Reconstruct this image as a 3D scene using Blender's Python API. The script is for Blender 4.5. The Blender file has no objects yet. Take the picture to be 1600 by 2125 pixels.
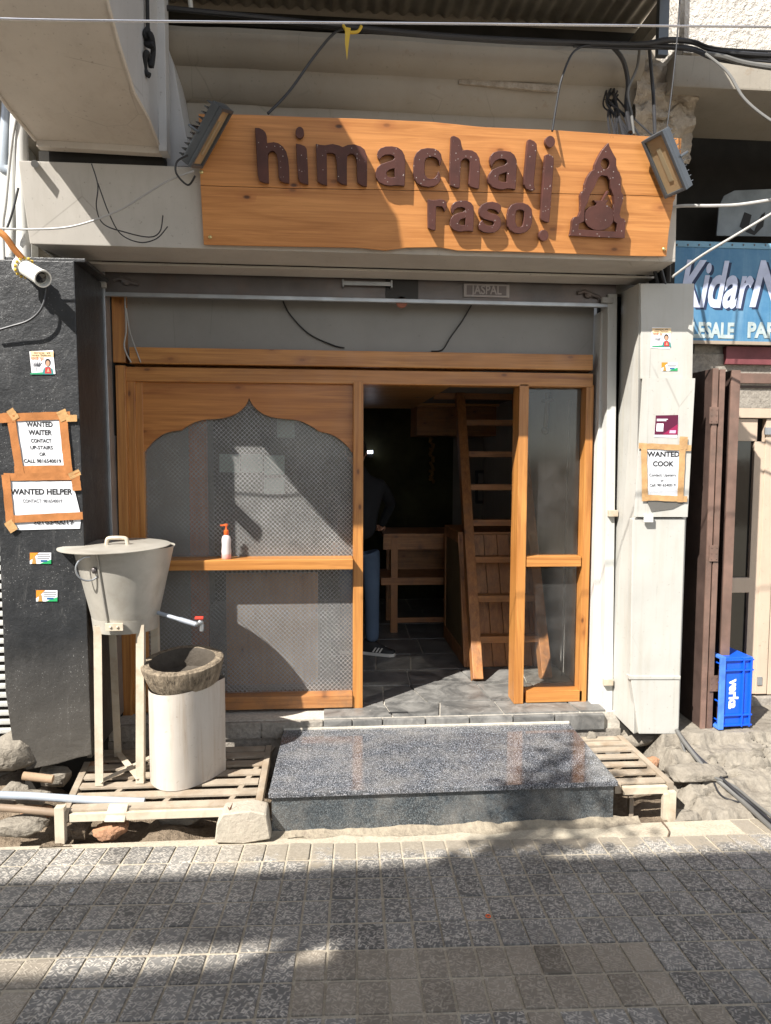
import bpy, bmesh, math, random
from mathutils import Vector, Matrix, Euler, Quaternion
from mathutils.geometry import tessellate_polygon
from mathutils import noise as mnoise

random.seed(7)
sc = bpy.context.scene
COL = sc.collection
R = math.radians

# ------------------------------------------------------------------ camera
F = 1500.0                       # focal length in photo pixels (photo 1600 x 2125)
PITCH, YAW, ROLL = R(-4.14), R(4.71), R(0.267)
CAMPOS = Vector((0.0, -4.6, 1.603))
FWD = Vector((math.sin(YAW)*math.cos(PITCH), math.cos(YAW)*math.cos(PITCH), math.sin(PITCH)))
RT = Vector((math.cos(YAW), -math.sin(YAW), 0))
UP = RT.cross(FWD)
R2 = math.cos(ROLL)*RT + math.sin(ROLL)*UP
U2 = -math.sin(ROLL)*RT + math.cos(ROLL)*UP
cam = bpy.data.cameras.new('camera')
cam.sensor_fit = 'HORIZONTAL'
cam.sensor_width = 36
cam.lens = 36*F/1600
cam.clip_start = 0.05
cam.clip_end = 400
camo = bpy.data.objects.new('camera', cam)
COL.objects.link(camo)
m = Matrix((R2, U2, -FWD)).transposed().to_4x4()
m.translation = CAMPOS
camo.matrix_world = m
sc.camera = camo

# ------------------------------------------------------------------ sky, sun, exposure
SUN = Vector((1.05, 1.0, -1.5)).normalized()      # the way the light travels
w = bpy.data.worlds.new('World')
sc.world = w
w.use_nodes = True
nt = w.node_tree
sky = nt.nodes.new('ShaderNodeTexSky')
sky.sky_type = 'NISHITA'
sky.sun_disc = False
sky.sun_elevation = math.asin(-SUN.z)
sky.sun_rotation = math.atan2(-SUN.x, -SUN.y)
sky.altitude = 2000
bg = nt.nodes['Background']
bg.inputs['Strength'].default_value = 0.125
hs = nt.nodes.new('ShaderNodeHueSaturation')      # camera white balance set for the open shade
hs.inputs['Saturation'].default_value = 0.42
nt.links.new(sky.outputs[0], hs.inputs['Color'])
tint = nt.nodes.new('ShaderNodeMix'); tint.data_type = 'RGBA'; tint.blend_type = 'MULTIPLY'
tint.inputs[0].default_value = 1.0
tint.inputs[7].default_value = (1.0, .975, .935, 1)
nt.links.new(hs.outputs[0], tint.inputs[6])
nt.links.new(tint.outputs[2], bg.inputs[0])
sl = bpy.data.lights.new('sun', 'SUN')
sl.energy = 5.0
sl.angle = R(0.5)
sl.color = (1.0, 0.96, 0.90)
so = bpy.data.objects.new('sun', sl)
COL.objects.link(so)
so.rotation_mode = 'QUATERNION'
so.rotation_quaternion = SUN.to_track_quat('-Z', 'Y')
so.location = (-6, -8, 12)
vs = sc.view_settings
vs.view_transform = 'Standard'
vs.look = 'None'
vs.gamma = 1
vs.use_curve_mapping = False
vs.exposure = 1.28
sc.cycles.max_bounces = 8
sc.cycles.diffuse_bounces = 4
sc.cycles.transparent_max_bounces = 12
sc.cycles.use_denoising = True
sc.cycles.sample_clamp_indirect = 6

# ------------------------------------------------------------------ measuring helpers
def ray(px, py):
    return (px-800)/F*R2 - (py-1062.5)/F*U2 + FWD
def at(px, py, Y):                # where a sight line meets the plane y = Y
    d = ray(px, py)
    return CAMPOS + d*((Y-CAMPOS.y)/d.y)
def atz(px, py, z):               # ... the level z
    d = ray(px, py)
    return CAMPOS + d*((z-CAMPOS.z)/d.z)
def atp(px, py, p0, n):           # ... any plane
    d = ray(px, py)
    return CAMPOS + d*((p0-CAMPOS).dot(n)/d.dot(n))
GZ, GS = -0.290, 0.0752           # street surface: height at y = -1.05 and its rise towards the camera
def gz(y):
    return GZ + GS*(-1.05-y)

# ------------------------------------------------------------------ materials
MATS = {}
class NT:
    def __init__(s, name):
        s.m = bpy.data.materials.new(name)
        s.m.use_nodes = True
        s.t = s.m.node_tree
        s.b = s.t.nodes['Principled BSDF']
        s.out = s.t.nodes['Material Output']
    def n(s, typ, **kw):
        x = s.t.nodes.new(typ)
        for k, v in kw.items():
            setattr(x, k, v)
        return x
    def l(s, a, b):
        s.t.links.new(a, b)
    def val(s, sock, v):
        if hasattr(v, 'is_linked') or hasattr(v, 'links'):
            s.l(v, sock)
        else:
            sock.default_value = v
    def math(s, op, a, b=0.0, clamp=False):
        x = s.n('ShaderNodeMath', operation=op, use_clamp=clamp)
        s.val(x.inputs[0], a); s.val(x.inputs[1], b)
        return x.outputs[0]
    def mix(s, fac, a, b, mode='MIX'):
        x = s.n('ShaderNodeMix', data_type='RGBA', blend_type=mode)
        s.val(x.inputs[0], fac)
        s.val(x.inputs[6], a if not isinstance(a, tuple) else (*a, 1)[:4])
        s.val(x.inputs[7], b if not isinstance(b, tuple) else (*b, 1)[:4])
        return x.outputs[2]
    def coords(s, scale=(1, 1, 1), rot=(0, 0, 0), jitter=False, kind='Object'):
        tc = s.n('ShaderNodeTexCoord')
        v = tc.outputs[kind]
        if jitter:
            oi = s.n('ShaderNodeObjectInfo')
            k = s.n('ShaderNodeVectorMath', operation='SCALE')
            k.inputs[0].default_value = (37.1, 19.7, 53.3)
            s.l(oi.outputs['Random'], k.inputs['Scale'])
            ad = s.n('ShaderNodeVectorMath', operation='ADD')
            s.l(v, ad.inputs[0]); s.l(k.outputs[0], ad.inputs[1])
            v = ad.outputs[0]
        mp = s.n('ShaderNodeMapping')
        mp.inputs['Scale'].default_value = scale
        mp.inputs['Rotation'].default_value = rot
        s.l(v, mp.inputs[0])
        return mp.outputs[0]
    def noise(s, vec, scale=5, detail=4, rough=.55, dist=0.0):
        x = s.n('ShaderNodeTexNoise')
        s.l(vec, x.inputs['Vector'])
        x.inputs['Scale'].default_value = scale
        x.inputs['Detail'].default_value = detail
        x.inputs['Roughness'].default_value = rough
        x.inputs['Distortion'].default_value = dist
        return x.outputs['Fac']
    def vor(s, vec, scale=5, feature='F1', rnd=1.0):
        x = s.n('ShaderNodeTexVoronoi', feature=feature)
        s.l(vec, x.inputs['Vector'])
        x.inputs['Scale'].default_value = scale
        x.inputs['Randomness'].default_value = rnd
        return x
    def ramp(s, fac, a, b):
        x = s.n('ShaderNodeMapRange')
        s.val(x.inputs[0], fac)
        x.inputs[1].default_value = a; x.inputs[2].default_value = b
        return x.outputs[0]
    def bump(s, h, strength=.3, dist=.01, prev=None):
        x = s.n('ShaderNodeBump')
        x.inputs['Strength'].default_value = strength
        x.inputs['Distance'].default_value = dist
        s.l(h, x.inputs['Height'])
        if prev is not None:
            s.l(prev, x.inputs['Normal'])
        s.l(x.outputs[0], s.b.inputs['Normal'])
        return x.outputs[0]
    def col(s, c):
        s.val(s.b.inputs['Base Color'], (*c, 1) if isinstance(c, tuple) else c)
    def set(s, rough=.5, metal=0.0, spec=.5, coat=0.0):
        s.val(s.b.inputs['Roughness'], rough)
        s.val(s.b.inputs['Metallic'], metal)
        s.b.inputs['Specular IOR Level'].default_value = spec
        if coat:
            s.b.inputs['Coat Weight'].default_value = coat
            s.b.inputs['Coat Roughness'].default_value = .15
def keep(name, f):
    if name not in MATS:
        MATS[name] = f(name)
    return MATS[name]

def wood(axis='x', tone=(.51, .235, .064), dark=(.25, .094, .022), knots=1.0, rough=.32, dirt=0.0):
    key = 'wood_%s_%s_%s_%s' % (axis, tone, knots, dirt)
    def f(name):
        t = NT(name)
        ai = 'xyz'.index(axis)
        st = [22, 22, 22]; st[ai] = 1.1
        v = t.coords(tuple(st), jitter=True)
        g1 = t.noise(v, 1.0, 6, .6, 1.2)
        st2 = [130, 130, 130]; st2[ai] = 3.5
        g2 = t.noise(t.coords(tuple(st2), jitter=True), 1.0, 3, .6)
        st4 = [48, 48, 48]; st4[ai] = .7
        st3 = [7.5, 7.5, 7.5]; st3[ai] = 3.6
        sk = t.n('ShaderNodeSeparateXYZ'); t.l(t.coords(tuple(st3), jitter=True), sk.inputs[0])
        ck_ = t.n('ShaderNodeCombineXYZ')            # a knot runs right through the board
        t.l(sk.outputs[ai], ck_.inputs[0]); t.l(sk.outputs[{'x': 2, 'z': 0, 'y': 0}[axis]], ck_.inputs[1])
        kv = t.n('ShaderNodeTexVoronoi', voronoi_dimensions='2D')
        t.l(ck_.outputs[0], kv.inputs['Vector']); kv.inputs['Scale'].default_value = 1.0
        kd = kv.outputs['Distance']
        sel = t.n('ShaderNodeSeparateColor')
        t.l(kv.outputs['Color'], sel.inputs[0])
        pick = t.math('GREATER_THAN', sel.outputs[0], .66)
        kn = t.math('MULTIPLY', t.math('MULTIPLY', t.ramp(kd, .085, .035), t.math('ADD', t.math('MULTIPLY', sel.outputs[1], .6), .4)), pick)
        kn = t.math('MULTIPLY', kn, .8*knots, True)
        halo = t.math('MULTIPLY', t.math('MULTIPLY', t.ramp(kd, .26, .07), pick), .35*knots, True)
        big = t.noise(t.coords((1.7, 1.7, 1.7), jitter=True), 1.0, 2)
        fac = t.math('ADD', t.math('MULTIPLY', t.ramp(g1, .35, .72), .65), t.math('MULTIPLY', t.ramp(g2, .3, .8), .35))
        fac = t.ramp(fac, .12, .78)
        c = t.mix(fac, tone, dark)
        ln = t.noise(t.coords(tuple(st4), jitter=True), 1.0, 2, .5, .6)
        c = t.mix(t.math('MULTIPLY', t.ramp(ln, .60, .72), .45), c, (dark[0]*.7, dark[1]*.6, dark[2]*.6))
        c = t.mix(t.math('MULTIPLY', t.ramp(big, .35, .7), .45), c, (tone[0]*.72, tone[1]*.6, tone[2]*.5))
        c = t.mix(halo, c, (dark[0]*.8, dark[1]*.6, dark[2]*.6))
        c = t.mix(kn, c, (.075, .026, .009))
        if dirt:
            dn = t.noise(t.coords((3, 3, 3)), 3.0, 6, .7)
            c = t.mix(t.math('MULTIPLY', t.ramp(dn, .45, .7), dirt, True), c, (.09, .07, .05))
        t.col(c)
        rn = t.noise(t.coords((9, 9, 9)), 1.0, 3)
        t.set(t.math('ADD', t.math('MULTIPLY', rn, .3), rough-.1), 0, .45)
        t.bump(t.math('ADD', t.math('MULTIPLY', g2, .6), t.math('MULTIPLY', kn, -1)), .18, .003)
        return t.m
    return keep(key, f)

def plain(name, c, rough=.5, metal=0.0, spec=.5, bump=0.0, bscale=60, var=.12, vscale=4, dirt=0.0, dirtcol=(.16, .12, .08), dscale=3):
    def f(nm):
        t = NT(nm)
        n1 = t.noise(t.coords(jitter=True), vscale, 5, .6)
        cc = t.mix(t.ramp(n1, .3, .7), tuple(x*(1-var) for x in c), tuple(min(1, x*(1+var)) for x in c))
        if dirt:
            dn = t.noise(t.coords(), dscale, 7, .68, .4)
            cc = t.mix(t.math('MULTIPLY', t.ramp(dn, .48, .75), dirt, True), cc, dirtcol)
        t.col(cc)
        rn = t.noise(t.coords(), 11, 3)
        t.set(t.math('ADD', t.math('MULTIPLY', rn, .2), rough-.1), metal, spec)
        if bump:
            t.bump(t.noise(t.coords(), bscale, 5, .65), bump, .004)
        return t.m
    return keep(name, f)

def stained_paint(name, c, rough=.45, streak=.35, stain=(.30, .27, .22), bump=.15, chips=.0):
    def f(nm):
        t = NT(nm)
        n1 = t.noise(t.coords((2, 2, 2)), 1.3, 5, .6)
        st = t.noise(t.coords((16, 16, 1.2)), 1.0, 5, .65, .3)
        cc = t.mix(t.ramp(n1, .3, .75), tuple(x*1.05 for x in c), tuple(x*.86 for x in c))
        cc = t.mix(t.math('MULTIPLY', t.ramp(st, .5, .8), streak, True), cc, stain)
        sp = t.noise(t.coords((1, 1, 1)), 55, 3, .5)
        cc = t.mix(t.math('MULTIPLY', t.ramp(sp, .66, .74), .4, True), cc, tuple(x*.5 for x in stain))
        ce = t.vor(t.coords((1, 1, .55)), 2.6, 'DISTANCE_TO_EDGE')
        cm = t.math('MULTIPLY', t.ramp(ce.outputs['Distance'], .007, .002), t.ramp(t.noise(t.coords(), 1.7, 2), .54, .62))
        cc = t.mix(t.math('MULTIPLY', cm, .28, True), cc, tuple(x*.35 for x in stain))
        dr = t.noise(t.coords((34, 34, .8)), 1.0, 3, .6, .2)
        cc = t.mix(t.math('MULTIPLY', t.math('MULTIPLY', t.ramp(dr, .64, .72), t.ramp(n1, .45, .65)), streak, True), cc, tuple(x*.6 for x in stain))
        if chips:
            ch = t.noise(t.coords(), 7, 9, .75)
            cc = t.mix(t.math('MULTIPLY', t.ramp(ch, .62, .66), chips, True), cc, (.22, .17, .12))
        t.col(cc)
        t.set(rough, 0, .4)
        b = t.bump(t.noise(t.coords(), 3.5, 3, .5), bump, .02)
        t.bump(t.noise(t.coords(), 70, 4, .6), bump*.6, .002, b)
        return t.m
    return keep(name, f)

def emboss(name, c, scale=40, bump=.6, dist=.01, rough=.9, c2=None, detail=6):
    def f(nm):
        t = NT(nm)
        n1 = t.noise(t.coords(), scale*.12, 6, .7)
        n2 = t.noise(t.coords(), scale, detail, .7)
        cc = t.mix(t.ramp(n1, .35, .7), c, c2 or tuple(x*.6 for x in c))
        cc = t.mix(t.ramp(n2, .35, .75), cc, tuple(min(1, x*1.35) for x in c))
        t.col(cc)
        t.set(rough, 0, .2)
        t.bump(t.math('ADD', n2, t.math('MULTIPLY', n1, 1.5)), bump, dist)
        return t.m
    return keep(name, f)

def granite(name, base, fleck, amount, rough, dust=0.0, hi=(.36, .36, .38)):
    def f(nm):
        t = NT(nm)
        v1 = t.vor(t.coords(), 430)
        v2 = t.vor(t.coords(), 300)
        s1 = t.n('ShaderNodeSeparateColor'); t.l(v1.outputs['Color'], s1.inputs[0])
        s2 = t.n('ShaderNodeSeparateColor'); t.l(v2.outputs['Color'], s2.inputs[0])
        big = t.noise(t.coords(), 4, 4, .6)
        a = t.math('ADD', s1.outputs[0], t.math('MULTIPLY', t.math('SUBTRACT', big, .5), .5))
        c = t.mix(t.math('GREATER_THAN', a, 1-amount), base, fleck)
        c = t.mix(t.math('GREATER_THAN', s2.outputs[1], .86), c, hi)
        c = t.mix(t.math('GREATER_THAN', s2.outputs[2], .8), c, (.018, .019, .022))
        if dust:
            dn = t.noise(t.coords((1, 1, 1)), 5, 7, .7)
            c = t.mix(t.math('MULTIPLY', t.ramp(dn, .42, .75), dust, True), c, (.30, .27, .23))
        t.col(c)
        rn = t.noise(t.coords(), 6, 5, .65)
        t.set(t.math('ADD', t.math('MULTIPLY', t.ramp(rn, .4, .75), .16), rough), 0, .55)
        return t.m
    return keep(name, f)

def paving(name, base, grain, strength):
    def f(nm):
        t = NT(nm)
        tot = None
        for k, (rz, off) in enumerate(((.35, 0), (1.35, 3.1), (2.35, 7.7))):
            tc = t.n('ShaderNodeTexCoord')
            oi = t.n('ShaderNodeObjectInfo')
            kk = t.n('ShaderNodeVectorMath', operation='SCALE'); kk.inputs[0].default_value = (11.3+off, 17.9+off, 0)
            t.l(oi.outputs['Random'], kk.inputs['Scale'])
            r0 = t.n('ShaderNodeVectorRotate', rotation_type='Z_AXIS'); r0.inputs['Angle'].default_value = rz
            t.l(tc.outputs['Object'], r0.inputs['Vector'])
            mp = t.n('ShaderNodeMapping'); mp.inputs['Scale'].default_value = (98, 31, 1)
            t.l(r0.outputs[0], mp.inputs[0])
            ad = t.n('ShaderNodeVectorMath', operation='ADD')
            t.l(mp.outputs[0], ad.inputs[0]); t.l(kk.outputs[0], ad.inputs[1])
            v = t.n('ShaderNodeTexVoronoi', voronoi_dimensions='2D')
            v.inputs['Scale'].default_value = 1.0
            t.l(ad.outputs[0], v.inputs['Vector'])
            s1 = t.n('ShaderNodeSeparateColor'); t.l(v.outputs['Color'], s1.inputs[0])
            g = t.math('MULTIPLY', t.math('MULTIPLY', t.ramp(v.outputs['Distance'], .40, .18), t.math('GREATER_THAN', s1.outputs[0], .44)), t.math('ADD', t.math('MULTIPLY', s1.outputs[1], .6), .4))
            tot = g if tot is None else t.math('MAXIMUM', tot, g)
        oi = t.n('ShaderNodeObjectInfo')
        vr = t.math('ADD', t.math('MULTIPLY', oi.outputs['Random'], .9), .65)
        gn = t.n('ShaderNodeNewGeometry')
        pos = t.n('ShaderNodeMapping'); t.l(gn.outputs['Position'], pos.inputs[0])
        wear = t.noise(pos.outputs[0], 2.3, 6, .65)
        dust = t.noise(pos.outputs[0], 14, 6, .7)
        cb = t.mix(vr, (0, 0, 0), base)
        cb = t.mix(1.0, cb, (1, 1, 1), 'MULTIPLY')
        vm = t.n('ShaderNodeVectorMath', operation='SCALE'); vm.inputs[0].default_value = base; t.l(vr, vm.inputs['Scale'])
        c = t.mix(t.math('MULTIPLY', t.ramp(wear, .4, .7), .55), vm.outputs[0], tuple(x*1.7+.03 for x in base))
        amt = t.math('MULTIPLY', t.math('MULTIPLY', tot, t.ramp(wear, .15, .6)), strength, True)
        c = t.mix(amt, c, grain)
        c = t.mix(t.math('MULTIPLY', t.ramp(dust, .55, .8), .4), c, (.30, .25, .19))
        # wind-blown sand lying against the step
        sep = t.n('ShaderNodeSeparateXYZ'); t.l(gn.outputs['Position'], sep.inputs[0])
        near = t.ramp(sep.outputs[1], -1.60, -1.08)
        sn = t.noise(pos.outputs[0], 5.5, 7, .72)
        lft = t.ramp(sep.outputs[0], -.75, -.2)
        sand = t.math('MULTIPLY', t.ramp(t.math('ADD', near, t.math('MULTIPLY', t.math('SUBTRACT', sn, .5), 1.6)), .45, .62), lft, True)
        c = t.mix(t.math('MULTIPLY', sand, .85), c, (.25, .215, .165))
        t.col(c)
        t.set(.62, 0, .4)
        h = t.math('MULTIPLY', tot, t.math('SUBTRACT', 1.0, t.math('MULTIPLY', sand, .8)))
        b = t.bump(h, .55, .003)
        t.bump(dust, .3, .004, b)
        return t.m
    return keep(name, f)

def frosted(name, frost, pattern=True):
    def f(nm):
        t = NT(nm)
        t.t.nodes.remove(t.b)
        tr = t.n('ShaderNodeBsdfTransparent'); tr.inputs[0].default_value = (.86, .86, .84, 1)
        df = t.n('ShaderNodeBsdfDiffuse'); df.inputs[0].default_value = (.60, .59, .57, 1)
        gl = t.n('ShaderNodeBsdfGlossy'); gl.inputs['Roughness'].default_value = .09
        fr = t.n('ShaderNodeFresnel'); fr.inputs[0].default_value = 1.45
        dirt = t.noise(t.coords((1, 1, 1)), 4, 6, .65)
        if pattern:
            v = t.coords((1, 1, 1), (0, math.pi/4, 0))
            P = 1/.0205
            sx = t.n('ShaderNodeSeparateXYZ'); t.l(v, sx.inputs[0])
            def cell(o):
                return t.math('SUBTRACT', t.math('FRACT', t.math('MULTIPLY', o, P)), .5)
            cx, cz = cell(sx.outputs[0]), cell(sx.outputs[2])
            d = t.math('SQRT', t.math('ADD', t.math('MULTIPLY', cx, cx), t.math('MULTIPLY', cz, cz)))
            ring = t.ramp(t.math('ABSOLUTE', t.math('SUBTRACT', d, .27)), .10, .03)
            lat = t.ramp(t.math('MINIMUM', t.math('SUBTRACT', .5, t.math('ABSOLUTE', cx)), t.math('SUBTRACT', .5, t.math('ABSOLUTE', cz))), .13, .04)
            fine = t.math('SINE', t.math('MULTIPLY', t.math('ADD', sx.outputs[0], sx.outputs[2]), 1500))
            pt = t.math('SUBTRACT', t.math('ADD', t.math('MULTIPLY', lat, .55), .45), t.math('MULTIPLY', ring, .6))
            fz = t.math('MULTIPLY', t.math('ADD', t.math('MULTIPLY', pt, .8), t.math('MULTIPLY', fine, .05)), frost)
            fz = t.math('ADD', fz, t.math('MULTIPLY', t.ramp(dirt, .4, .75), .08), True)
            bp = t.n('ShaderNodeBump'); bp.inputs['Strength'].default_value = .25; bp.inputs['Distance'].default_value = .002
            t.l(pt, bp.inputs['Height']); t.l(bp.outputs[0], gl.inputs['Normal'])
        else:
            sp = t.noise(t.coords(), 60, 3, .5)
            fz = t.math('ADD', t.math('MULTIPLY', t.ramp(dirt, .35, .8), frost), t.math('MULTIPLY', t.ramp(sp, .70, .74), .10), True)
        m1 = t.n('ShaderNodeMixShader'); t.l(fz, m1.inputs[0]); t.l(tr.outputs[0], m1.inputs[1]); t.l(df.outputs[0], m1.inputs[2])
        m2 = t.n('ShaderNodeMixShader'); t.l(t.math('MULTIPLY', fr.outputs[0], .9), m2.inputs[0]); t.l(m1.outputs[0], m2.inputs[1]); t.l(gl.outputs[0], m2.inputs[2])
        t.l(m2.outputs[0], t.out.inputs[0])
        return t.m
    return keep(name, f)

def glow(name, c, s):
    def f(nm):
        t = NT(nm)
        t.col(c); t.b.inputs['Emission Color'].default_value = (*c, 1)
        t.b.inputs['Emission Strength'].default_value = s
        return t.m
    return keep(name, f)

WX = wood('x'); WZ = wood('z'); WY = wood('y')
WSIGN = wood('x', (.60, .27, .085), (.35, .135, .035), 1.3, .36)
WOLDX = wood('x', (.42, .19, .065), (.22, .085, .026), 1, .45, .5)
WOLDZ = wood('z', (.42, .19, .065), (.22, .085, .026), 1, .45, .5)
M_BEIGE = stained_paint('beige_header_paint', (.46, .43, .385), .42, .3)
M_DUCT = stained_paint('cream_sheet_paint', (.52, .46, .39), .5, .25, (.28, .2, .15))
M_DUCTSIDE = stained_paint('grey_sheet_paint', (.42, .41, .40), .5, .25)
M_PILLAR = stained_paint('pillar_grey_paint', (.43, .42, .385), .40, .5, (.33, .29, .22), .22)
M_WALL = stained_paint('white_wall_paint', (.52, .51, .48), .7, .25)
M_CORNICE = stained_paint('cornice_plaster', (.28, .25, .205), .85, .4, (.24, .20, .15), .4, .5)
M_STUCCO = emboss('rough_white_stucco', (.42, .39, .35), 26, 1.0, .03, .9, (.5, .47, .43), 4)
M_BROKEN = emboss('broken_plaster', (.36, .31, .25), 14, 1.0, .04, .95, (.16, .13, .09))
M_PANEL = stained_paint('fascia_grey_paint', (.25, .24, .222), .42, .2, (.25, .22, .2), .1)
M_SHUT = plain('shutter_steel', (.13, .115, .11), .38, .5, .5, .1, 40, .25, 3, .5, (.20, .12, .09))
M_RAIL = plain('galvanised_rail', (.34, .35, .36), .35, .7, .5, .1, 40, .2, 5, .3)
M_RAILL = stained_paint('pale_rail_paint', (.50, .50, .47), .45, .35)
M_BLACKGAP = plain('dark_gap', (.012, .012, .012), .8)
def _black(nm):
    t = NT(nm)
    v = t.vor(t.coords(), 330)
    s = t.n('ShaderNodeSeparateColor'); t.l(v.outputs['Color'], s.inputs[0])
    big = t.noise(t.coords(), 2.2, 5, .6)
    sp = t.math('GREATER_THAN', s.outputs[0], t.math('SUBTRACT', 1.03, t.math('MULTIPLY', t.ramp(big, .3, .8), .09)))
    c = t.mix(t.ramp(big, .3, .75), (.012, .013, .014), (.034, .035, .037))
    scr = t.noise(t.coords((9, 9, 2)), 1.6, 8, .8, 1.5)
    c = t.mix(t.math('MULTIPLY', t.ramp(scr, .57, .72), .4, True), c, (.15, .145, .135))
    c = t.mix(t.math('MULTIPLY', sp, .7), c, (.26, .26, .25))
    sx = t.n('ShaderNodeSeparateXYZ'); t.l(t.coords(), sx.inputs[0])
    low = t.math('ADD', t.ramp(sx.outputs[2], .75, .0), t.math('MULTIPLY', t.math('SUBTRACT', big, .5), .7))
    c = t.mix(t.math('MULTIPLY', low, .5, True), c, (.12, .105, .085))
    t.col(c)
    t.set(t.math('ADD', t.math('MULTIPLY', scr, .4), .2), 0, .5)
    b = t.bump(t.noise(t.coords(), 60, 5, .7), .5, .006)
    t.bump(t.noise(t.coords(), 5, 3, .6), .3, .03, b)
    return t.m
M_BLACK = keep('black_painted_plaster', _black)
M_GRAN = granite('polished_granite', (.030, .035, .043), (.17, .18, .20), .42, .06, .34)
M_GRANF = granite('dusty_granite_front', (.030, .038, .044), (.085, .10, .11), .35, .22, .40, (.13, .145, .15))
def _slate(nm):
    t = NT(nm)
    n1 = t.noise(t.coords((1, 1, 1), jitter=True), 4, 7, .7, 1.5)
    n2 = t.noise(t.coords(jitter=True), 18, 6, .65)
    c = t.mix(t.ramp(n1, .3, .75), (.055, .055, .054), (.27, .26, .24))
    c = t.mix(t.math('MULTIPLY', t.ramp(n2, .6, .8), .5), c, (.46, .43, .38))
    t.col(c)
    t.set(t.math('ADD', t.math('MULTIPLY', n1, .45), .22), 0, .5)
    t.bump(t.math('ADD', n1, t.math('MULTIPLY', n2, .4)), .5, .012)
    return t.m
M_SLATE = keep('slate_stone', _slate)
M_GROUT = emboss('pale_grout', (.42, .385, .33), 60, .5, .006)
M_CONC = emboss('rough_concrete', (.26, .235, .20), 34, .8, .012, .9, (.15, .13, .11))
M_BLOCK = emboss('pale_concrete_block', (.30, .268, .215), 30, .7, .01, .9, (.36, .31, .25))
M_DIRT = emboss('dry_dirt', (.20, .155, .11), 30, 1.0, .03, .95, (.10, .075, .05))
M_ROCK = emboss('grey_rock', (.20, .178, .145), 26, .8, .015, .9, (.115, .098, .078))
M_BRICK = emboss('old_brick', (.30, .16, .09), 40, .8, .012, .9, (.2, .12, .08))
M_SAND = emboss('joint_sand', (.35, .31, .24), 90, .5, .004, .95, (.24, .2, .155))
M_TILE = paving('grey_paving', (.115, .110, .102), (.54, .495, .43), .95)
M_TILEB = paving('brown_paving', (.165, .142, .112), (.42, .37, .30), .75)
M_CREAM = plain('cream_steel_paint', (.46, .40, .31), .5, .0, .4, .25, 50, .12, 6, .6, (.27, .17, .09), 9)
M_GRATE = plain('rusty_cream_paint', (.30, .25, .19), .7, .0, .3, .5, 60, .2, 8, .85, (.22, .15, .09), 7)
M_BUCKET = plain('zinc_sheet', (.40, .375, .325), .42, .3, .5, .15, 14, .2, 3, .75, (.27, .235, .185), 4)
M_TIN = stained_paint('white_tin_sheet', (.46, .415, .36), .42, .7, (.30, .22, .15), .2)
M_STONE = emboss('carved_stone', (.27, .215, .15), 26, .9, .012, .9, (.12, .09, .06))
M_STONEIN = emboss('dark_wet_stone', (.055, .046, .036), 30, .6, .01, .7, (.05, .04, .03))  # dark colour paints in the shade of the deep basin hollow
def _letter(nm):
    t = NT(nm)
    n1 = t.noise(t.coords(), 9, 5, .6)
    c = t.mix(t.ramp(n1, .3, .7), (.095, .036, .028), (.060, .025, .021))
    v = t.vor(t.coords(), 75)
    sc_ = t.n('ShaderNodeSeparateColor'); t.l(v.outputs['Color'], sc_.inputs[0])
    dots = t.math('MULTIPLY', t.ramp(v.outputs['Distance'], .22, .12), t.math('GREATER_THAN', sc_.outputs[0], .8))
    c = t.mix(t.math('MULTIPLY', dots, .8), c, (.5, .45, .42))
    t.col(c); t.set(.5, 0, .3); t.bump(t.noise(t.coords(), 90, 4, .6), .15, .003)
    return t.m
M_BROWNL = keep('maroon_letter_paint', _letter)
M_LETEDGE = plain('letter_edge', (.22, .12, .09), .6)
M_PAPER = plain('white_paper', (.60, .61, .63), .7, 0, .3, .5, 16, .05)
M_TAPE = plain('brown_tape', (.36, .15, .055), .22, 0, .5, .5, 25, .2, 14)
M_TAPE2 = plain('tan_tape', (.42, .25, .11), .25, 0, .5, .5, 25, .2, 14)
M_INK = plain('black_ink', (.012, .012, .014), .6)
M_GREYINK = plain('grey_ink', (.12, .12, .13), .6)
M_CABLE = plain('black_cable', (.016, .016, .018), .45, 0, .5)
M_GCABLE = plain('grey_cable', (.10, .097, .09), .5, 0, .5)
M_WCABLE = plain('white_cable', (.36, .35, .33), .45, 0, .5)
M_WIRE = plain('bright_wire', (.55, .56, .60), .2, .85)
M_PIPEW = plain('pale_blue_pipe', (.33, .37, .42), .3, .1, .5, 0, 1, .1, 4, .4, (.3, .26, .2))
M_PIPEB = plain('brown_pipe', (.22, .16, .11), .6, 0, .4, .3, 30, .2, 6)
M_BLUE = plain('blue_crate_plastic', (.006, .085, .62), .34, 0, .5, .05, 30, .1)
M_BLUES = plain('scuffed_blue_rim', (.07, .20, .66), .5, 0, .4, .2, 40, .3, 9)
M_WHITE = plain('white_print', (.78, .78, .8), .5)
M_BROWND = plain('brown_door_paint', (.062, .040, .033), .5, 0, .4, .4, 24, .35, 5, .7, (.03, .02, .016))
M_BROWNE = plain('brown_door_edge', (.155, .095, .073), .55, 0, .4, .4, 24, .3, 6, .6, (.09, .07, .055), 8)
M_CREAMD = stained_paint('beige_door_paint', (.47, .37, .28), .45, .2, (.28, .2, .14))
def _blueboard(nm):
    t = NT(nm)
    n1 = t.noise(t.coords(), 5, 7, .7)
    st = t.noise(t.coords((14, 14, 1.5)), 1, 5, .65)
    c = t.mix(t.ramp(n1, .3, .7), (.035, .135, .26), (.085, .21, .33))
    c = t.mix(t.math('MULTIPLY', t.ramp(st, .5, .8), .45), c, (.20, .32, .42))
    t.col(c); t.set(.55, 0, .4)
    t.bump(n1, .2, .01)
    return t.m
M_BLUEB = keep('faded_blue_sign_paint', _blueboard)
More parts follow.
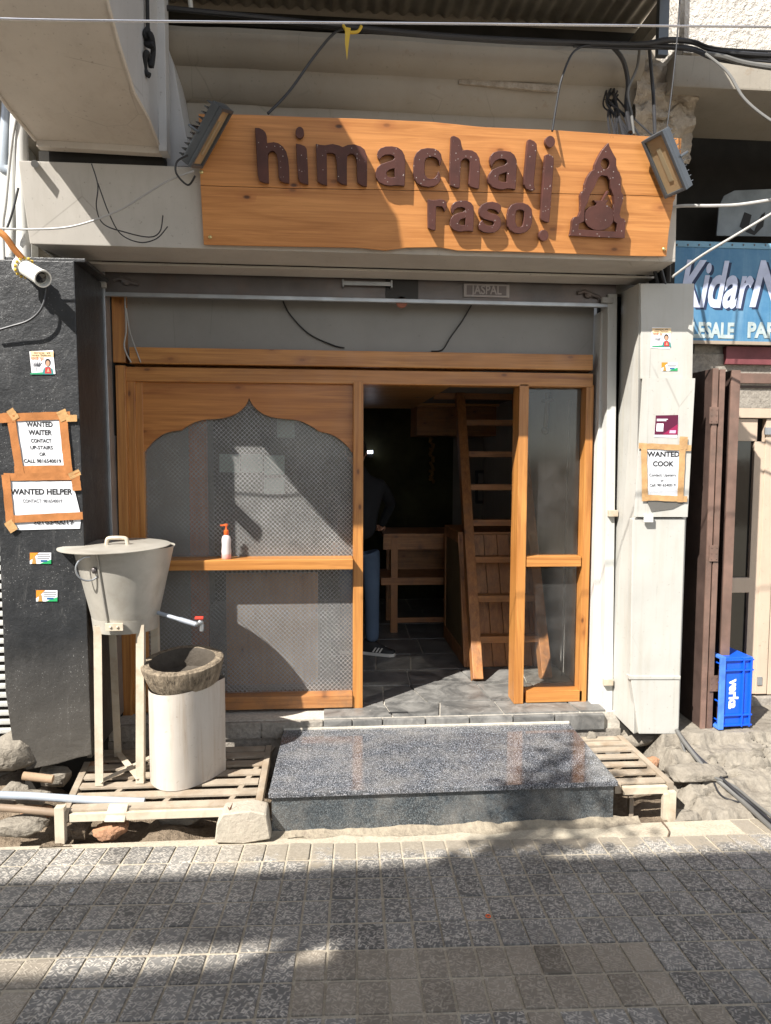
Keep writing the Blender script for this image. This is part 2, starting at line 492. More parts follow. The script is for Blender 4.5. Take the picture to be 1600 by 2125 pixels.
M_LILAC = plain('faded_white_lettering', (.46, .50, .64), .6, 0, .3, 0, 1, .12, 14)
M_FADED = plain('faded_cream_lettering', (.34, .40, .40), .7, 0, .3, 0, 1, .25, 20)
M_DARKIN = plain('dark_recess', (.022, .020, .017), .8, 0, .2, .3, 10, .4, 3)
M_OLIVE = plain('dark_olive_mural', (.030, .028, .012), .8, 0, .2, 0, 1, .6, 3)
M_ROOM = stained_paint('room_plaster', (.20, .18, .155), .8, .3)
M_TIN2 = plain('corrugated_tin', (.36, .33, .28), .5, .3, .4, .2, 20, .3, 4, .6, (.10, .07, .05))
M_GLASSP = frosted('patterned_glass', .40)
M_GLASSC = frosted('dusty_clear_glass', .06, False)
M_DGLASS = plain('dark_shop_glass', (.012, .012, .011), .06, 0, .6)
M_LAMPGLASS = plain('lamp_glass', (.36, .25, .14), .08, 0, .6)
M_LAMPBODY = plain('lamp_grey_metal', (.11, .12, .13), .4, .5)
M_CAMW = plain('camera_white_plastic', (.66, .65, .60), .35)
M_LENS = plain('lens_black', (.006, .006, .007), .08, 0, .6)
M_YELLOW = plain('yellow_ribbon', (.55, .36, .03), .6)
M_ROPE = plain('black_rope', (.02, .02, .021), .85, 0, .3, .8, 160)
M_TEAL = plain('teal_plastic', (.30, .42, .40), .5)
M_ORANGE = plain('orange_plastic', (.75, .13, .025), .35)
M_SOAP = plain('pink_soap', (.66, .33, .30), .3)
M_RED = plain('red_tap', (.6, .05, .03), .4)
M_SKIN = plain('skin', (.38, .20, .13), .55)
M_HAIR = plain('black_hair', (.012, .01, .009), .6)
M_SWEAT = plain('dark_grey_sweater', (.016, .017, .019), .9, 0, .2, .4, 90)
M_JEAN = plain('blue_denim', (.075, .11, .165), .9, 0, .2, .3, 120)
M_SHOE = plain('black_shoe', (.018, .018, .018), .6)
M_SOLE = plain('white_sole', (.62, .6, .55), .6)
M_LEAF = plain('tree_leaf', (.05, .085, .03), .55)
M_BARK = emboss('tree_bark', (.12, .085, .06), 20, .8, .02)
M_MARI = plain('marigold', (.16, .085, .015), .8)
M_FRAMEB = plain('black_picture_frame', (.01, .01, .01), .5)
M_PIC = plain('picture_print', (.16, .15, .14), .6)
M_STREETW = stained_paint('street_wall', (.36, .32, .27), .8, .3)
def flat(name, c, rough=.6):
    return plain('print_'+name, c, rough, 0, .3, 0, 1, .04)

# ------------------------------------------------------------------ mesh builder
class MB:
    def __init__(s):
        s.v = []; s.f = []
    def add(s, vs, fs):
        o = len(s.v)
        s.v += [Vector(x) for x in vs]
        s.f += [tuple(i+o for i in f) for f in fs]
    def hexa(s, p):               # 8 points: bottom 4 ccw, top 4 ccw
        s.add(p, [(3, 2, 1, 0), (4, 5, 6, 7), (0, 1, 5, 4), (1, 2, 6, 5), (2, 3, 7, 6), (3, 0, 4, 7)])
        return s
    def box(s, x0, x1, y0, y1, z0, z1, M=None):
        p = [(x0, y0, z0), (x1, y0, z0), (x1, y1, z0), (x0, y1, z0), (x0, y0, z1), (x1, y0, z1), (x1, y1, z1), (x0, y1, z1)]
        if M is not None:
            p = [M @ Vector(q) for q in p]
        return s.hexa(p)
    def quadprism(s, q, n):        # four corners and a thickness vector
        q = [Vector(a) for a in q]; n = Vector(n)
        return s.hexa(q + [a+n for a in q])
    def bar(s, a, b, wd, up, th):  # straight bar a->b, width wd along side, thickness th along up
        a, b = Vector(a), Vector(b)
        d = (b-a).normalized(); up = Vector(up)
        up = (up - d*up.dot(d)).normalized(); sd = d.cross(up)
        h, k = sd*wd/2, up*th/2
        return s.hexa([a-h-k, a+h-k, b+h-k, b-h-k, a-h+k, a+h+k, b+h+k, b-h+k])
    def tube(s, pts, r, seg=8, cap=True, smooth=0):
        pts = [Vector(p) for p in pts]
        if smooth:
            pts = spline(pts, smooth)
        n = len(pts)
        rr = r if isinstance(r, (list, tuple)) else [r]*n
        if len(rr) != n:
            rr = [rr[min(len(rr)-1, int(i*len(rr)/n))] for i in range(n)]
        rings = []
        ref = None
        for i, p in enumerate(pts):
            d = (pts[min(i+1, n-1)]-pts[max(i-1, 0)]).normalized()
            if ref is None:
                ref = d.orthogonal().normalized()
            ref = (ref-d*ref.dot(d)).normalized()
            b = d.cross(ref)
            rings.append([p+(ref*math.cos(2*math.pi*k/seg)+b*math.sin(2*math.pi*k/seg))*rr[i] for k in range(seg)])
        fs = []
        for i in range(n-1):
            for k in range(seg):
                k2 = (k+1) % seg
                fs.append((i*seg+k, i*seg+k2, (i+1)*seg+k2, (i+1)*seg+k))
        if cap:
            fs.append(tuple(range(seg-1, -1, -1)))
            fs.append(tuple((n-1)*seg+k for k in range(seg)))
        s.add([p for r_ in rings for p in r_], fs)
        return s
    def lathe(s, prof, c, seg=32, M=None, fx=1.0, fy=1.0, a0=0, a1=2*math.pi):
        full = abs(a1-a0-2*math.pi) < 1e-6
        cnt = seg if full else seg+1
        vs = []
        for r, z in prof:
            for k in range(cnt):
                a = a0+(a1-a0)*k/seg
                vs.append(Vector((r*fx*math.cos(a), r*fy*math.sin(a), z)))
        if M is not None:
            vs = [M @ v for v in vs]
        vs = [v+Vector(c) for v in vs]
        fs = []
        for i in range(len(prof)-1):
            for k in range(seg):
                k2 = (k+1) % cnt
                fs.append((i*cnt+k, i*cnt+k2, (i+1)*cnt+k2, (i+1)*cnt+k))
        s.add(vs, fs)
        return s
    def ell(s, c, r, seg=14, rings=9, M=None):
        prof = [(math.sin(math.pi*i/rings), -math.cos(math.pi*i/rings)) for i in range(rings+1)]
        vs = []
        for a, z in prof:
            for k in range(seg):
                t = 2*math.pi*k/seg
                v = Vector((max(a, 1e-4)*r[0]*math.cos(t), max(a, 1e-4)*r[1]*math.sin(t), z*r[2]))
                if M is not None: v = M @ v
                vs.append(v+Vector(c))
        fs = []
        for i in range(rings):
            for k in range(seg):
                k2 = (k+1) % seg
                fs.append((i*seg+k, i*seg+k2, (i+1)*seg+k2, (i+1)*seg+k))
        s.add(vs, fs); return s
    def prism(s, loops, off):      # planar outline(s) (first outer, rest holes) as 3D points; extruded by vector off
        off = Vector(off)
        loops = [[Vector(p) for p in l] for l in loops]
        flatp = [p for l in loops for p in l]
        tris = tessellate_polygon(loops)
        n = len(flatp)
        fs = []
        nrm = off.normalized()
        for t in tris:
            a, b, c = (flatp[i] for i in t)
            if (b-a).cross(c-a).dot(nrm) > 0:
                t = t[::-1]
            fs.append(tuple(t)); fs.append(tuple(i+n for i in t[::-1]))
        o = 0
        for l in loops:
            k = len(l)
            for i in range(k):
                j = (i+1) % k
                fs.append((o+i, o+j, o+j+n, o+i+n))
            o += k
        s.add(flatp+[p+off for p in flatp], fs); return s
    def grid(s, fn, nu, nv):
        vs = [fn(i/nu, j/nv) for j in range(nv+1) for i in range(nu+1)]
        fs = [(j*(nu+1)+i, j*(nu+1)+i+1, (j+1)*(nu+1)+i+1, (j+1)*(nu+1)+i) for j in range(nv) for i in range(nu)]
        s.add(vs, fs); return s
    def build(s, name, mat, parent=None, bevel=0.0, smooth=False, recalc=True, bseg=2):
        org = root_loc(parent)
        me = bpy.data.meshes.new(name)
        me.from_pydata([v-org for v in s.v], [], s.f)
        bm = bmesh.new(); bm.from_mesh(me)
        if recalc:
            bmesh.ops.recalc_face_normals(bm, faces=bm.faces)
        if bevel:
            es = [e for e in bm.edges if len(e.link_faces) == 2 and e.calc_face_angle(0) > .5]
            bmesh.ops.bevel(bm, geom=es, offset=bevel, segments=bseg, affect='EDGES', profile=.7, clamp_overlap=True)
        if smooth:
            for f in bm.faces: f.smooth = True
            for e in bm.edges:
                if len(e.link_faces) == 2 and e.calc_face_angle(0) > R(38): e.smooth = False
        bm.to_mesh(me); bm.free()
        me.materials.append(mat)
        o = bpy.data.objects.new(name, me)
        COL.objects.link(o)
        if parent is not None:
            o.parent = parent
        return o

def root_loc(p):
    l = Vector((0, 0, 0))
    while p is not None:
        l += p.location; p = p.parent
    return l
def spline(pts, n):
    out = []
    P = [pts[0]]+pts+[pts[-1]]
    for i in range(1, len(P)-2):
        for k in range(n):
            t = k/n
            a, b, c, d = P[i-1], P[i], P[i+1], P[i+2]
            out.append(.5*((2*b)+(c-a)*t+(2*a-5*b+4*c-d)*t*t+(3*b-a-3*c+d)*t**3))
    out.append(pts[-1])
    return out
def tag(o, label=None, cat=None, group=None, kind=None):
    if label: o['label'] = label
    if cat: o['category'] = cat
    if group: o['group'] = group
    if kind: o['kind'] = kind
    return o
def thing(name, loc, label, cat, group=None, kind=None):
    o = bpy.data.objects.new(name, None)
    o.empty_display_size = .1
    COL.objects.link(o)
    o.location = loc
    return tag(o, label, cat, group, kind)
def text(name, s, size, loc, mat, parent=None, off=0.0, extrude=0.0, shear=0.0, align='CENTER', M=None, width=None, spacing=1.0, line=1.0):
    """writing on an upright surface that faces the street (local x -> +X, y -> +Z), or oriented by M"""
    cu = bpy.data.curves.new(name, 'FONT')
    cu.body = s; cu.size = size; cu.offset = off; cu.extrude = extrude; cu.shear = shear
    cu.align_x = align; cu.align_y = 'CENTER'; cu.space_character = spacing; cu.space_line = line
    cu.resolution_u = 4
    tmp = bpy.data.objects.new('tmp', cu)
    COL.objects.link(tmp)
    dg = bpy.context.evaluated_depsgraph_get()
    dg.update()
    me = bpy.data.meshes.new_from_object(tmp.evaluated_get(dg))
    bpy.data.objects.remove(tmp)
    me.name = name
    if width and len(me.vertices):
        xs = [v.co.x for v in me.vertices]
        k = width/(max(xs)-min(xs))
        for v in me.vertices: v.co.x *= k
    if M is None:
        M = Matrix.Rotation(R(90), 4, 'X')
    M = Matrix.Translation(Vector(loc)-root_loc(parent)) @ M.to_4x4()
    me.transform(M)
    me.materials.clear(); me.materials.append(mat)
    o = bpy.data.objects.new(name, me)
    COL.objects.link(o)
    if parent is not None: o.parent = parent
    return o
def copy_tree(o, parent=None):
    c = o.copy(); COL.objects.link(c); c.parent = parent
    for ch in list(o.children): copy_tree(ch, c)
    return c
def fbox(pl, pr_, pt, pb, yf, yb):
    """box whose front face (plane y = yf) covers the photo rectangle pl..pr_ x pt..pb"""
    mx, my = (pl+pr_)/2, (pt+pb)/2
    return (at(pl, my, yf).x, at(pr_, my, yf).x, yf, yb, at(mx, pb, yf).z, at(mx, pt, yf).z)
def fb(mb, pl, pr_, pt, pb, yf, yb):
    return mb.box(*fbox(pl, pr_, pt, pb, yf, yb))
def nz(p, s=1.0, seed=0.0):
    return mnoise.fractal(Vector(p)*s+Vector((seed, seed*1.7, seed*.3)), 1.0, 2.0, 4)

# ------------------------------------------------------------------ ground and street
def gp(x, y, dz=0.0):
    return Vector((x, y, gz(y)+dz))
g = MB()
g.add([(-90, -90, -1.2+GS*40), (90, -90, -1.2+GS*40), (90, -14, gz(-14)-.06), (-90, -14, gz(-14)-.06)], [(0, 1, 2, 3)])
g.add([(-90, -14, gz(-14)-.06), (90, -14, gz(-14)-.06), (90, -1.02, gz(-1.02)-.06), (-90, -1.02, gz(-1.02)-.06)], [(0, 1, 2, 3)])
g.add([(-90, -1.02, -.42), (90, -1.02, -.42), (90, 60, -.42), (-90, 60, -.42)], [(0, 1, 2, 3)])
tag(g.build('ground', M_DIRT), kind='structure')

pav = MB()
pav.add([gp(-9, -9.0, -.0015), gp(9, -9.0, -.0015), gp(9, -1.06, -.0015), gp(-9, -1.06, -.0015),
         gp(-9, -1.06, -.10), gp(9, -1.06, -.10)], [(0, 1, 2, 3), (3, 2, 5, 4)])
pavement = tag(pav.build('pavement', M_SAND), kind='structure')
# the tiles: 109 x 176 mm cells, laid 2.3 degrees off the shop front
AU = R(2.3)
UX = Vector((math.cos(AU), -math.sin(AU), 0)); VX = Vector((math.sin(AU), math.cos(AU), 0))
TU, TV = .1092, .176
def tile_mesh(name, mat, wx=.0995, wy=.1615):
    mb = MB().box(-wx/2, wx/2, -wy/2, wy/2, -.02, .004)
    o = mb.build(name, mat, None, .004)
    me = o.data
    bpy.data.objects.remove(o)
    return me
tmg, tmb_ = tile_mesh('paving_tile', M_TILE), tile_mesh('paving_tile_brown', M_TILEB)
def project(p):
    v = Vector(p)-CAMPOS; wz = v.dot(FWD)
    return 800+F*v.dot(R2)/wz, 1062.5-F*v.dot(U2)/wz
slope = Matrix.Rotation(-math.atan(GS), 3, 'X')
cand = []
for j in range(-9, 4):
    for i in range(-30, 34):
        u = .193+(i+.5)*TU; v = -1.682+(j+.5)*TV
        q = UX*u+VX*v
        y = q.y
        if y > -1.15 or (y > -1.19 and -.45 < q.x < 1.62):
            continue
        p = gp(q.x, y)
        if (p-CAMPOS).dot(FWD) > .4:
            X, Y = project(p)
            vis = -75 < X < 1675 and Y < 2205
        else:
            vis = False
        cand.append((vis, i, j, p))
far_tiles = MB()
for vis, i, j, p in cand:
    rnd = random.Random(i*977+j*131)
    brown = (j <= -3 and (-2 <= i <= 9 or i <= -11 + (j+3)*0)) if j >= -4 else (i % 9 < 6 and -3 <= i <= 10)
    if j == -5 and i in (3, 4): brown = False
    if j <= -3 and i < -9 and j >= -4 and i > -11: brown = False
    tilt = Euler((rnd.uniform(-.008, .008), rnd.uniform(-.01, .01), -AU+rnd.uniform(-.008, .008))).to_matrix()
    dz = rnd.uniform(-.0025, .0025)
    if vis:
        o = bpy.data.objects.new('paving_tile', tmb_ if brown else tmg)
        COL.objects.link(o)
        o.parent = pavement
        o.matrix_local = Matrix.Translation(p+Vector((rnd.uniform(-.0015, .0015), rnd.uniform(-.002, .002), dz))) @ (slope @ tilt).to_4x4()
    else:
        Mx = Matrix.Translation(p) @ (slope @ tilt).to_4x4()
        far_tiles.box(-.05, .05, -.083, .083, -.02, .004, Mx)
ft = far_tiles.build('outlying_tiles', M_TILE, pavement)
ft['kind'] = 'stuff'

# drain gully between street and shop: rough earth, and rocky ledge on the right
def gully(u, v):
    x = -3.4+u*(5.6)
    y = -1.09+v*(.98)
    d = min(1, max(0, (y+1.07)/.10))
    z = gz(-1.07)-.03 - d*(.07+.05*math.sin(x*2.1))
    z += .07*nz((x, y, 0), 2.6)+.03*nz((x, y, 0), 9, 3)
    if x < -1.30:
        z += .12*min(1, (-1.30-x)/.25)*min(1, max(0, (y+.98)/.3))
    return Vector((x, y, z))
tag(MB().grid(gully, 150, 34).build('gully_earth', M_DIRT, None, 0, True), kind='structure')
LP = [(-1.07, gz(-1.07)-.04), (-1.02, -.268), (-.86, -.250), (-.80, -.205), (-.66, -.190), (-.61, -.135), (-.50, -.125), (-.46, -.066), (-.1, -.055), (.3, -.05)]
def ledge_z(x, y):
    yy = y+.06*nz((x*.8, 0, 0), 2.2, 5)+.025*nz((x, 0, 0), 8, 5)
    z = LP[0][1] if yy < LP[0][0] else LP[-1][1]
    for (a, za), (b, zb) in zip(LP, LP[1:]):
        if a <= yy <= b:
            z = za+(zb-za)*(yy-a)/(b-a); break
    lo = min(1, max(.25, (-.40-y)/.1))
    z += (.018*nz((x, y, 0), 4, 9)+.010*nz((x, y, 0), 13, 2)+.006*nz((x, y, 0), 34, 2))*lo
    cr = abs(nz((x*.55, y*2.6, 0), 2.6, 21))            # cracks running along the rock
    if cr < .08 and lo > .5: z -= .055*(1-cr/.08)
    e = min(1, max(0, (x-1.95)/.10))
    return z*e-.36*(1-e) if y < -.3 else z
def ledge(u, v):
    x, y = 1.93+u*2.0, -1.07+v*1.25
    return Vector((x, y, ledge_z(x, y)))
tag(MB().grid(ledge, 220, 170).build('rock_ledge', M_ROCK, None, 0, True), kind='structure')
def onledge(px, py, lift=0.0):
    d = ray(px, py); t = 2.8
    while t < 6:
        p = CAMPOS+d*t
        if p.y > -1.06 and p.z < ledge_z(max(p.x, 2.06), p.y): break
        if p.y <= -1.06 and p.z < gz(p.y): break
        t += .01
    return CAMPOS+d*t+Vector((0, 0, lift))

# ------------------------------------------------------------------ the shop building
b0 = thing('shop_building', (0, 0, 0), 'old plastered building behind and above the orange wooden shop front', 'building')
YF = -.18                                   # threshold front
# floor bed and slate stones
MB().box(-2.2, 2.0, YF+.004, 3.7, -.3, -.012).build('floor', M_GROUT, b0)
floor = [c for c in b0.children if c.name.startswith('floor')][0]
rs = random.Random(3)
ys = [YF, .06, .42, .80, 1.25, 1.75, 2.35, 3.0, 3.6]
for r_, (ya, yb) in enumerate(zip(ys, ys[1:])):
    xs = [-.05+rs.uniform(0, .12)]
    while xs[-1] < 1.78: xs.append(xs[-1]+rs.uniform(.26, .52))
    xs[-1] = 1.80
    cut = [[x+rs.uniform(-.05, .05) for x in xs], [x+rs.uniform(-.05, .05) for x in xs]]
    for q in cut: q[0], q[-1] = xs[0], 1.80
    for k in range(len(xs)-1):
        if xs[k+1]-xs[k] < .09: continue
        e = .006
        j = lambda: rs.uniform(-.012, .012) if r_ else 0
        loop = [(cut[0][k]+e, ya+e, 0), ((cut[0][k]+cut[0][k+1])/2, ya+e+abs(j()), 0), (cut[0][k+1]-e, ya+e, 0),
                (cut[1][k+1]-e, yb-e, 0), ((cut[1][k]+cut[1][k+1])/2, yb-e-abs(j()), 0), (cut[1][k]+e, yb-e, 0)]
        dz = rs.uniform(-.003, .003)
        MB().prism([[Vector((a, b, -.03)) for a, b, c in loop]], (0, 0, .03+dz)).build('slate', M_SLATE, floor, .003)
# threshold riser stones under the shop front
xs = [-1.25, -.8, -.4, -.02, .16, .35, .62, .9, 1.18, 1.45, 1.78]
for a, b in zip(xs, xs[1:]):
    MB().box(a+.004, b-.004, YF-.03, YF+.03, -.115, -.016).build('slate', M_SLATE if a > -.1 else M_CONC, floor, .005)
MB().box(-2.2, 1.95, YF-.012, YF+.1, -.42, -.118).build('plinth', M_CONC, b0)
# left bit of floor in front of the glass (dark concrete edge)
MB().box(-1.25, -.02, YF-.02, .02, -.1, -.02).build('sill_slab', M_CONC, b0, .006)
# small slot drain at the door
MB().box(*[at(808, 1476, YF-.0).x, at(848, 1476, YF).x, YF+.03, YF+.055, -.0, .004]).build('slot', M_BLACKGAP, floor)
# room shell
zc = 2.16
MB().box(-1.35, -1.25, .12, 3.7, 0, 3.0).build('wall', M_ROOM, b0)
MB().box(1.80, 1.98, .12, 3.7, -.02, 3.0).build('wall', M_WALL, b0)
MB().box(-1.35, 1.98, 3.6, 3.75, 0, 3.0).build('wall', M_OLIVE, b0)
MB().box(-1.35, 1.98, .1, 3.75, zc+.03, zc+.10).build('ceiling', M_ROOM, b0)
ceil = [c for c in b0.children if c.name.startswith('ceiling')][0]
for k in range(26):
    ya = .12+k*.125
    MB().box(-1.2, .95 if k < 22 else 1.8, ya+.004, ya+.121, zc+.004, zc+.028).build('plank', wood('x', (.66, .36, .13), (.4, .17, .05)), ceil)
# loft beam over the ladder
MB().box(.95, 1.8, 1.75, 1.85, zc-.02, zc+.03).build('loft_beam', WOLDX, b0)
MB().box(.955, 1.8, 3.0, 3.58, zc-.3, zc+.02).build('loft_beam', WOLDX, b0)
# side reveals beside the timber front
a = at(1231, 1000, 0).x; bx_ = at(1248, 1000, 0).x
MB().box(a+.003, bx_+.02, -.06, .14, -.05, 2.55).build('wall_reveal', M_WALL, b0, .004)
MB().box(bx_+.021, bx_+.30, .02, .16, -.05, 2.7).build('wall_backing', M_BLACKGAP, b0)
a = at(228, 1000, 0).x
MB().box(a-.42, a-.004, .0, .16, -.1, 2.75).build('wall_backing', M_BLACKGAP, b0)
# upper wall, cornice, slab
zt = 5.2
MB().box(-2.6, 2.08, -.06, .2, 2.66, zt).build('upper_wall', M_CORNICE, b0)
def profile_bar(mb, prof, x0, x1, n=1, wob=0.0):
    k = len(prof)
    vs, fs = [], []
    for i in range(n+1):
        x = x0+(x1-x0)*i/n
        for (y, z) in prof:
            vs.append((x, y+wob*nz((x, z, 0), 2.2, 4), z+wob*.6*nz((x, z, 5), 2.4, 8)))
    for i in range(n):
        for j in range(k):
            j2 = (j+1) % k
            fs.append((i*k+j, i*k+j2, (i+1)*k+j2, (i+1)*k+j))
    fs += [tuple(range(k)), tuple(n*k+j for j in range(k))[::-1]]
    mb.add(vs, fs)
def pz(py, Y, px=900): return at(px, py, Y).z
prof = [(-.05, pz(330, -.3)), (-.30, pz(320, -.30)), (-.31, pz(236, -.31)), (-.345, pz(226, -.345)), (-.40, pz(190, -.40)),
        (-.43, pz(162, -.43)), (-.47, pz(150, -.47)), (-.53, pz(120, -.53)), (-.55, pz(90, -.55)), (-.53, pz(80, -.53)), (-.05, pz(60, -.3))]
mb = MB(); profile_bar(mb, prof, -2.6, at(1325, 150, -.45).x, 60, .012)
mb.build('cornice', M_CORNICE, b0, 0, True)
# broken end of the cornice
def broke(u, v):
    x = at(1318, 150, -.45).x + u*.40
    t = v
    y = -.33-.14*math.sin(t*math.pi*.6)*(1-.5*u)+.05*nz((x, t*2, 0), 5, 3)
    z = pz(318, -.33)+(pz(88, -.5)-pz(318, -.33))*t
    z += .06*nz((x*2, t*2, 1), 4, 6)*(1-abs(2*t-1))
    return Vector((x, y, z))
MB().grid(broke, 26, 30).build('broken_plaster', M_BROKEN, b0, 0, True)
MB().box(at(1318, 150, -.45).x, 2.10, -.28, -.05, pz(330, -.3), pz(150, -.28)).build('wall_end', M_CORNICE, b0)
# scar in the cornice plaster
mb = MB(); mb.bar(at(952, 168, -.425), at(1157, 186, -.425), .035, (0, -1, 0), .02)
mb.build('plaster_scar', M_BROKEN, b0, .006)
# corrugated roof over the front
def corr(u, v):
    x = -2.3+u*(at(1345, 20, -.2).x+2.3)
    y = .0-v*1.12
    return Vector((x, y, pz(44, 0)+.012*math.cos(x*2*math.pi/.085)-.05*v))
MB().grid(corr, 460, 2).build('corrugated_roof', M_TIN2, b0, 0, True, False)
MB().box(-2.3, at(1345, 20, -.2).x, -.10, -.05, pz(75, -.1), pz(46, -.1)).build('roof_batten', M_DARKIN, b0)
x0 = at(1335, 60, -.3).x
MB().box(x0, x0+.05, -.5, -.06, pz(60, -.3), pz(20, -.3)).build('bracket', M_TIN2, b0)
# grey fascia panel between shutter and timber
mb = MB(); fb(mb, 258, 1232, 606, 742, .035, .06)
mb.build('fascia_panel', M_PANEL, b0)

# ------------------------------------------------------------------ neighbour building on the right
nb = thing('neighbour_building', (2.2, 0, 0), 'neighbouring shop building on the right with dark recess under a white stucco wall', 'building')
XR = 2.08
MB().box(XR, 6, -.36, .1, pz(112, -.36, 1480), 5.6).build('stucco_wall', M_STUCCO, nb)
MB().box(at(1395, 150, -.5).x, 6, -.52, .1, pz(184, -.52, 1500), pz(118, -.52, 1500)).build('slab', M_CORNICE, nb, .01)
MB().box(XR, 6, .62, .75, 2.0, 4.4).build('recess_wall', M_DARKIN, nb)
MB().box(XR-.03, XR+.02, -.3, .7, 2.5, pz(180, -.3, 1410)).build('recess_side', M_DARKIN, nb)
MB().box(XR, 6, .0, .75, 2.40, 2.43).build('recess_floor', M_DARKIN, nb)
MB().box(XR, 6, -.02, .05, 2.10, 2.30).build('beam', M_CONC, nb, .004)
mb = MB(); fb(mb, 1522, 1760, 805, 848, .0, .05); mb.build('upper_panel', M_CONC, nb, .004)
mb = MB(); fb(mb, 1440, 1760, 775, 796, -.03, .04); mb.build('lintel', M_BROWNE, nb, .004)
mb = MB(); fb(mb, 1522, 1760, 792, 806, -.01, .05); mb.build('lintel_strip', M_BROWND, nb, .003)
mb = MB(); fb(mb, 1440, 1505, 716, 775, .0, .05); mb.build('upper_panel', M_CONC, nb, .004)
# doorstep
mb = MB(); fb(mb, 1500, 1760, 1447, 1470, -.02, .5); mb.build('doorstep', M_CONC, nb, .006)
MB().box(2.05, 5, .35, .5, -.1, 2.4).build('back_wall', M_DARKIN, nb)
# maroon board over its door
t = MB(); fb(t, 1507, 1700, 720, 757, -.05, -.01)
tag(t.build('maroon_board', plain('maroon_board_paint', (.17, .05, .055), .6, 0, .3, .2, 20, .3), None, .003), 'narrow faded maroon board under the blue sign', 'board')

# beige glazed door of the neighbour
d = thing('glazed_door', at(1560, 1440, .02), 'beige framed glass door of the shop behind the blue crate', 'door')
def dfb(name, a, b, c, e, yf, yb, mat, bev=.004):
    q = MB(); fb(q, a, b, c, e, yf, yb); return q.build(name, mat, d, bev)
dfb('door_rail', 1515, 1760, 848, 868, .0, .06, M_CREAMD)
dfb('door_rail', 1515, 1572, 869, 915, .02, .06, M_CREAMD)
dfb('door_rail', 1508, 1556, 1199, 1230, .02, .06, M_CREAMD)
dfb('door_stile', 1556, 1578, 916, 1440, .02, .06, M_CREAMD)
dfb('door_stile', 1579, 1603, 869, 1440, .012, .06, M_CREAMD)
dfb('door_stile', 1604, 1690, 869, 1440, .02, .06, M_CREAMD)
dfb('door_rail', 1500, 1556, 1385, 1440, .02, .06, M_CREAMD)
dfb('pane', 1490, 1558, 912, 1202, .045, .05, M_DGLASS, 0)
dfb('pane', 1490, 1554, 1228, 1388, .045, .05, M_DGLASS, 0)
dfb('hinge', 1572, 1582, 1405, 1422, .005, .015, M_RAIL, .001)
dfb('handle', 1588, 1604, 887, 902, .0, .012, M_RAIL, .002)

# brown folding door leaves standing open
def leaf(name, pf, zt_py, zb_py, yf, yb, th, label):
    xf = at(pf, 1100, yf).x
    zt_, zb_ = at(pf, zt_py, yf).z, at(pf, zb_py, yf).z
    r = thing(name, (xf, yf, zb_), label, 'door', 'folded brown shutters beside the white pillar')
    MB().box(xf-th, xf, yf+.012, yb, zb_, zt_).build('board', M_BROWND, r, .003)
    MB().box(xf-th-.003, xf+.004, yf, yf+.012, zb_, zt_).build('front_edge', M_BROWNE, r, .002)
    return r
l1 = leaf('folding_shutter', 1478, 764, 1512, -.37, .04, .026, 'brown folding shutter leaf nearest the white pillar, with hinges')
l2 = leaf('folding_shutter', 1492, 766, 1512, -.37, .04, .026, 'thin brown folding shutter leaf in the middle of the folded stack')
l3 = leaf('folding_shutter', 1523, 768, 1508, -.34, .04, .05, 'worn brown folding shutter leaf beside the glass door and crate')
for zpy in (862, 1148, 1418):
    p = at(1479, zpy, -.372)
    mb = MB().box(p.x-.022, p.x+.032, p.y-.006, p.y-.001, p.z-.05, p.z+.05)
    for dz in (-.035, 0, .035):
        mb.box(p.x-.014, p.x-.008, p.y-.009, p.y-.005, p.z+dz-.003, p.z+dz+.003)
        mb.box(p.x+.018, p.x+.024, p.y-.009, p.y-.005, p.z+dz-.003, p.z+dz+.003)
    mb.build('hinge', M_BROWNE, l1, .001)

# ------------------------------------------------------------------ timber shop front
sf = thing('timber_shopfront', (.4, 0, 0), 'varnished orange wooden shop front with arched patterned window and open doorway', 'shop front')
def fbx(name, a, b, c, e, yf, yb, mat, bev=.004):
    q = MB(); fb(q, a, b, c, e, yf, yb); return q.build(name, mat, sf, bev)
def hbeam(name, a, b, yt0, yt1, h0, h1, yf, yb, mat):
    """member whose ends sit at different photo heights"""
    p = [at(a, yt0, yf), at(b, yt1, yf), at(a, yt0+h0, yf), at(b, yt1+h1, yf)]
    zt_, zb_ = (p[0].z+p[1].z)/2, (p[2].z+p[3].z)/2
    return MB().box(p[0].x, p[1].x, yf, yb, zb_, zt_).build(name, mat, sf, .004)
hbeam('upper_beam', 268, 1231, 717, 739, 37, 29, -.045, .08, WX)
hbeam('lintel', 254, 1231, 758, 778, 31, 27, -.02, .10, WX)
fbx('upper_post', 231, 259, 606, 752, -.03, .06, WZ)
zl = at(700, 790, -.02).z - .004
def post(name, a, b, yf, yb, mat, z1=zl, z0=-.001, py=1120):
    return MB().box(at(a, py, yf).x, at(b, py, yf).x, yf, yb, z0, z1).build(name, mat, sf, .004)
post('outer_post', 247, 267, -.035, .09, WZ, at(250, 758, -.03).z, -.02)
post('inner_post', 268.5, 286, -.008, .09, WZ, zl, -.02)
post('inner_post_fillet', 286.5, 301.5, .012, .09, WZ, zl, -.02)
post('door_post', 733, 753.5, -.03, .085, WZ)
post('middle_post', 1072.5, 1092, -.02, .135, WZ)
post('right_post', 1209.5, 1225, -.012, .10, WZ)
# sill shelf and rails of the big window
zs1 = at(540, 1162, -.115).z; zs0 = at(540, 1183, -.115).z
MB().box(at(301, 1175, .0).x, at(731.5, 1170, -.03).x, -.115, .09, zs0, zs1).build('window_sill', WX, sf, .005)
zb1 = at(560, 1446, -.045).z; zb0 = at(560, 1472, -.045).z
MB().box(at(300, 1455, .0).x, at(731.5, 1455, -.03).x, -.045, .09, zb0, zb1).build('bottom_rail', WOLDX, sf, .006)
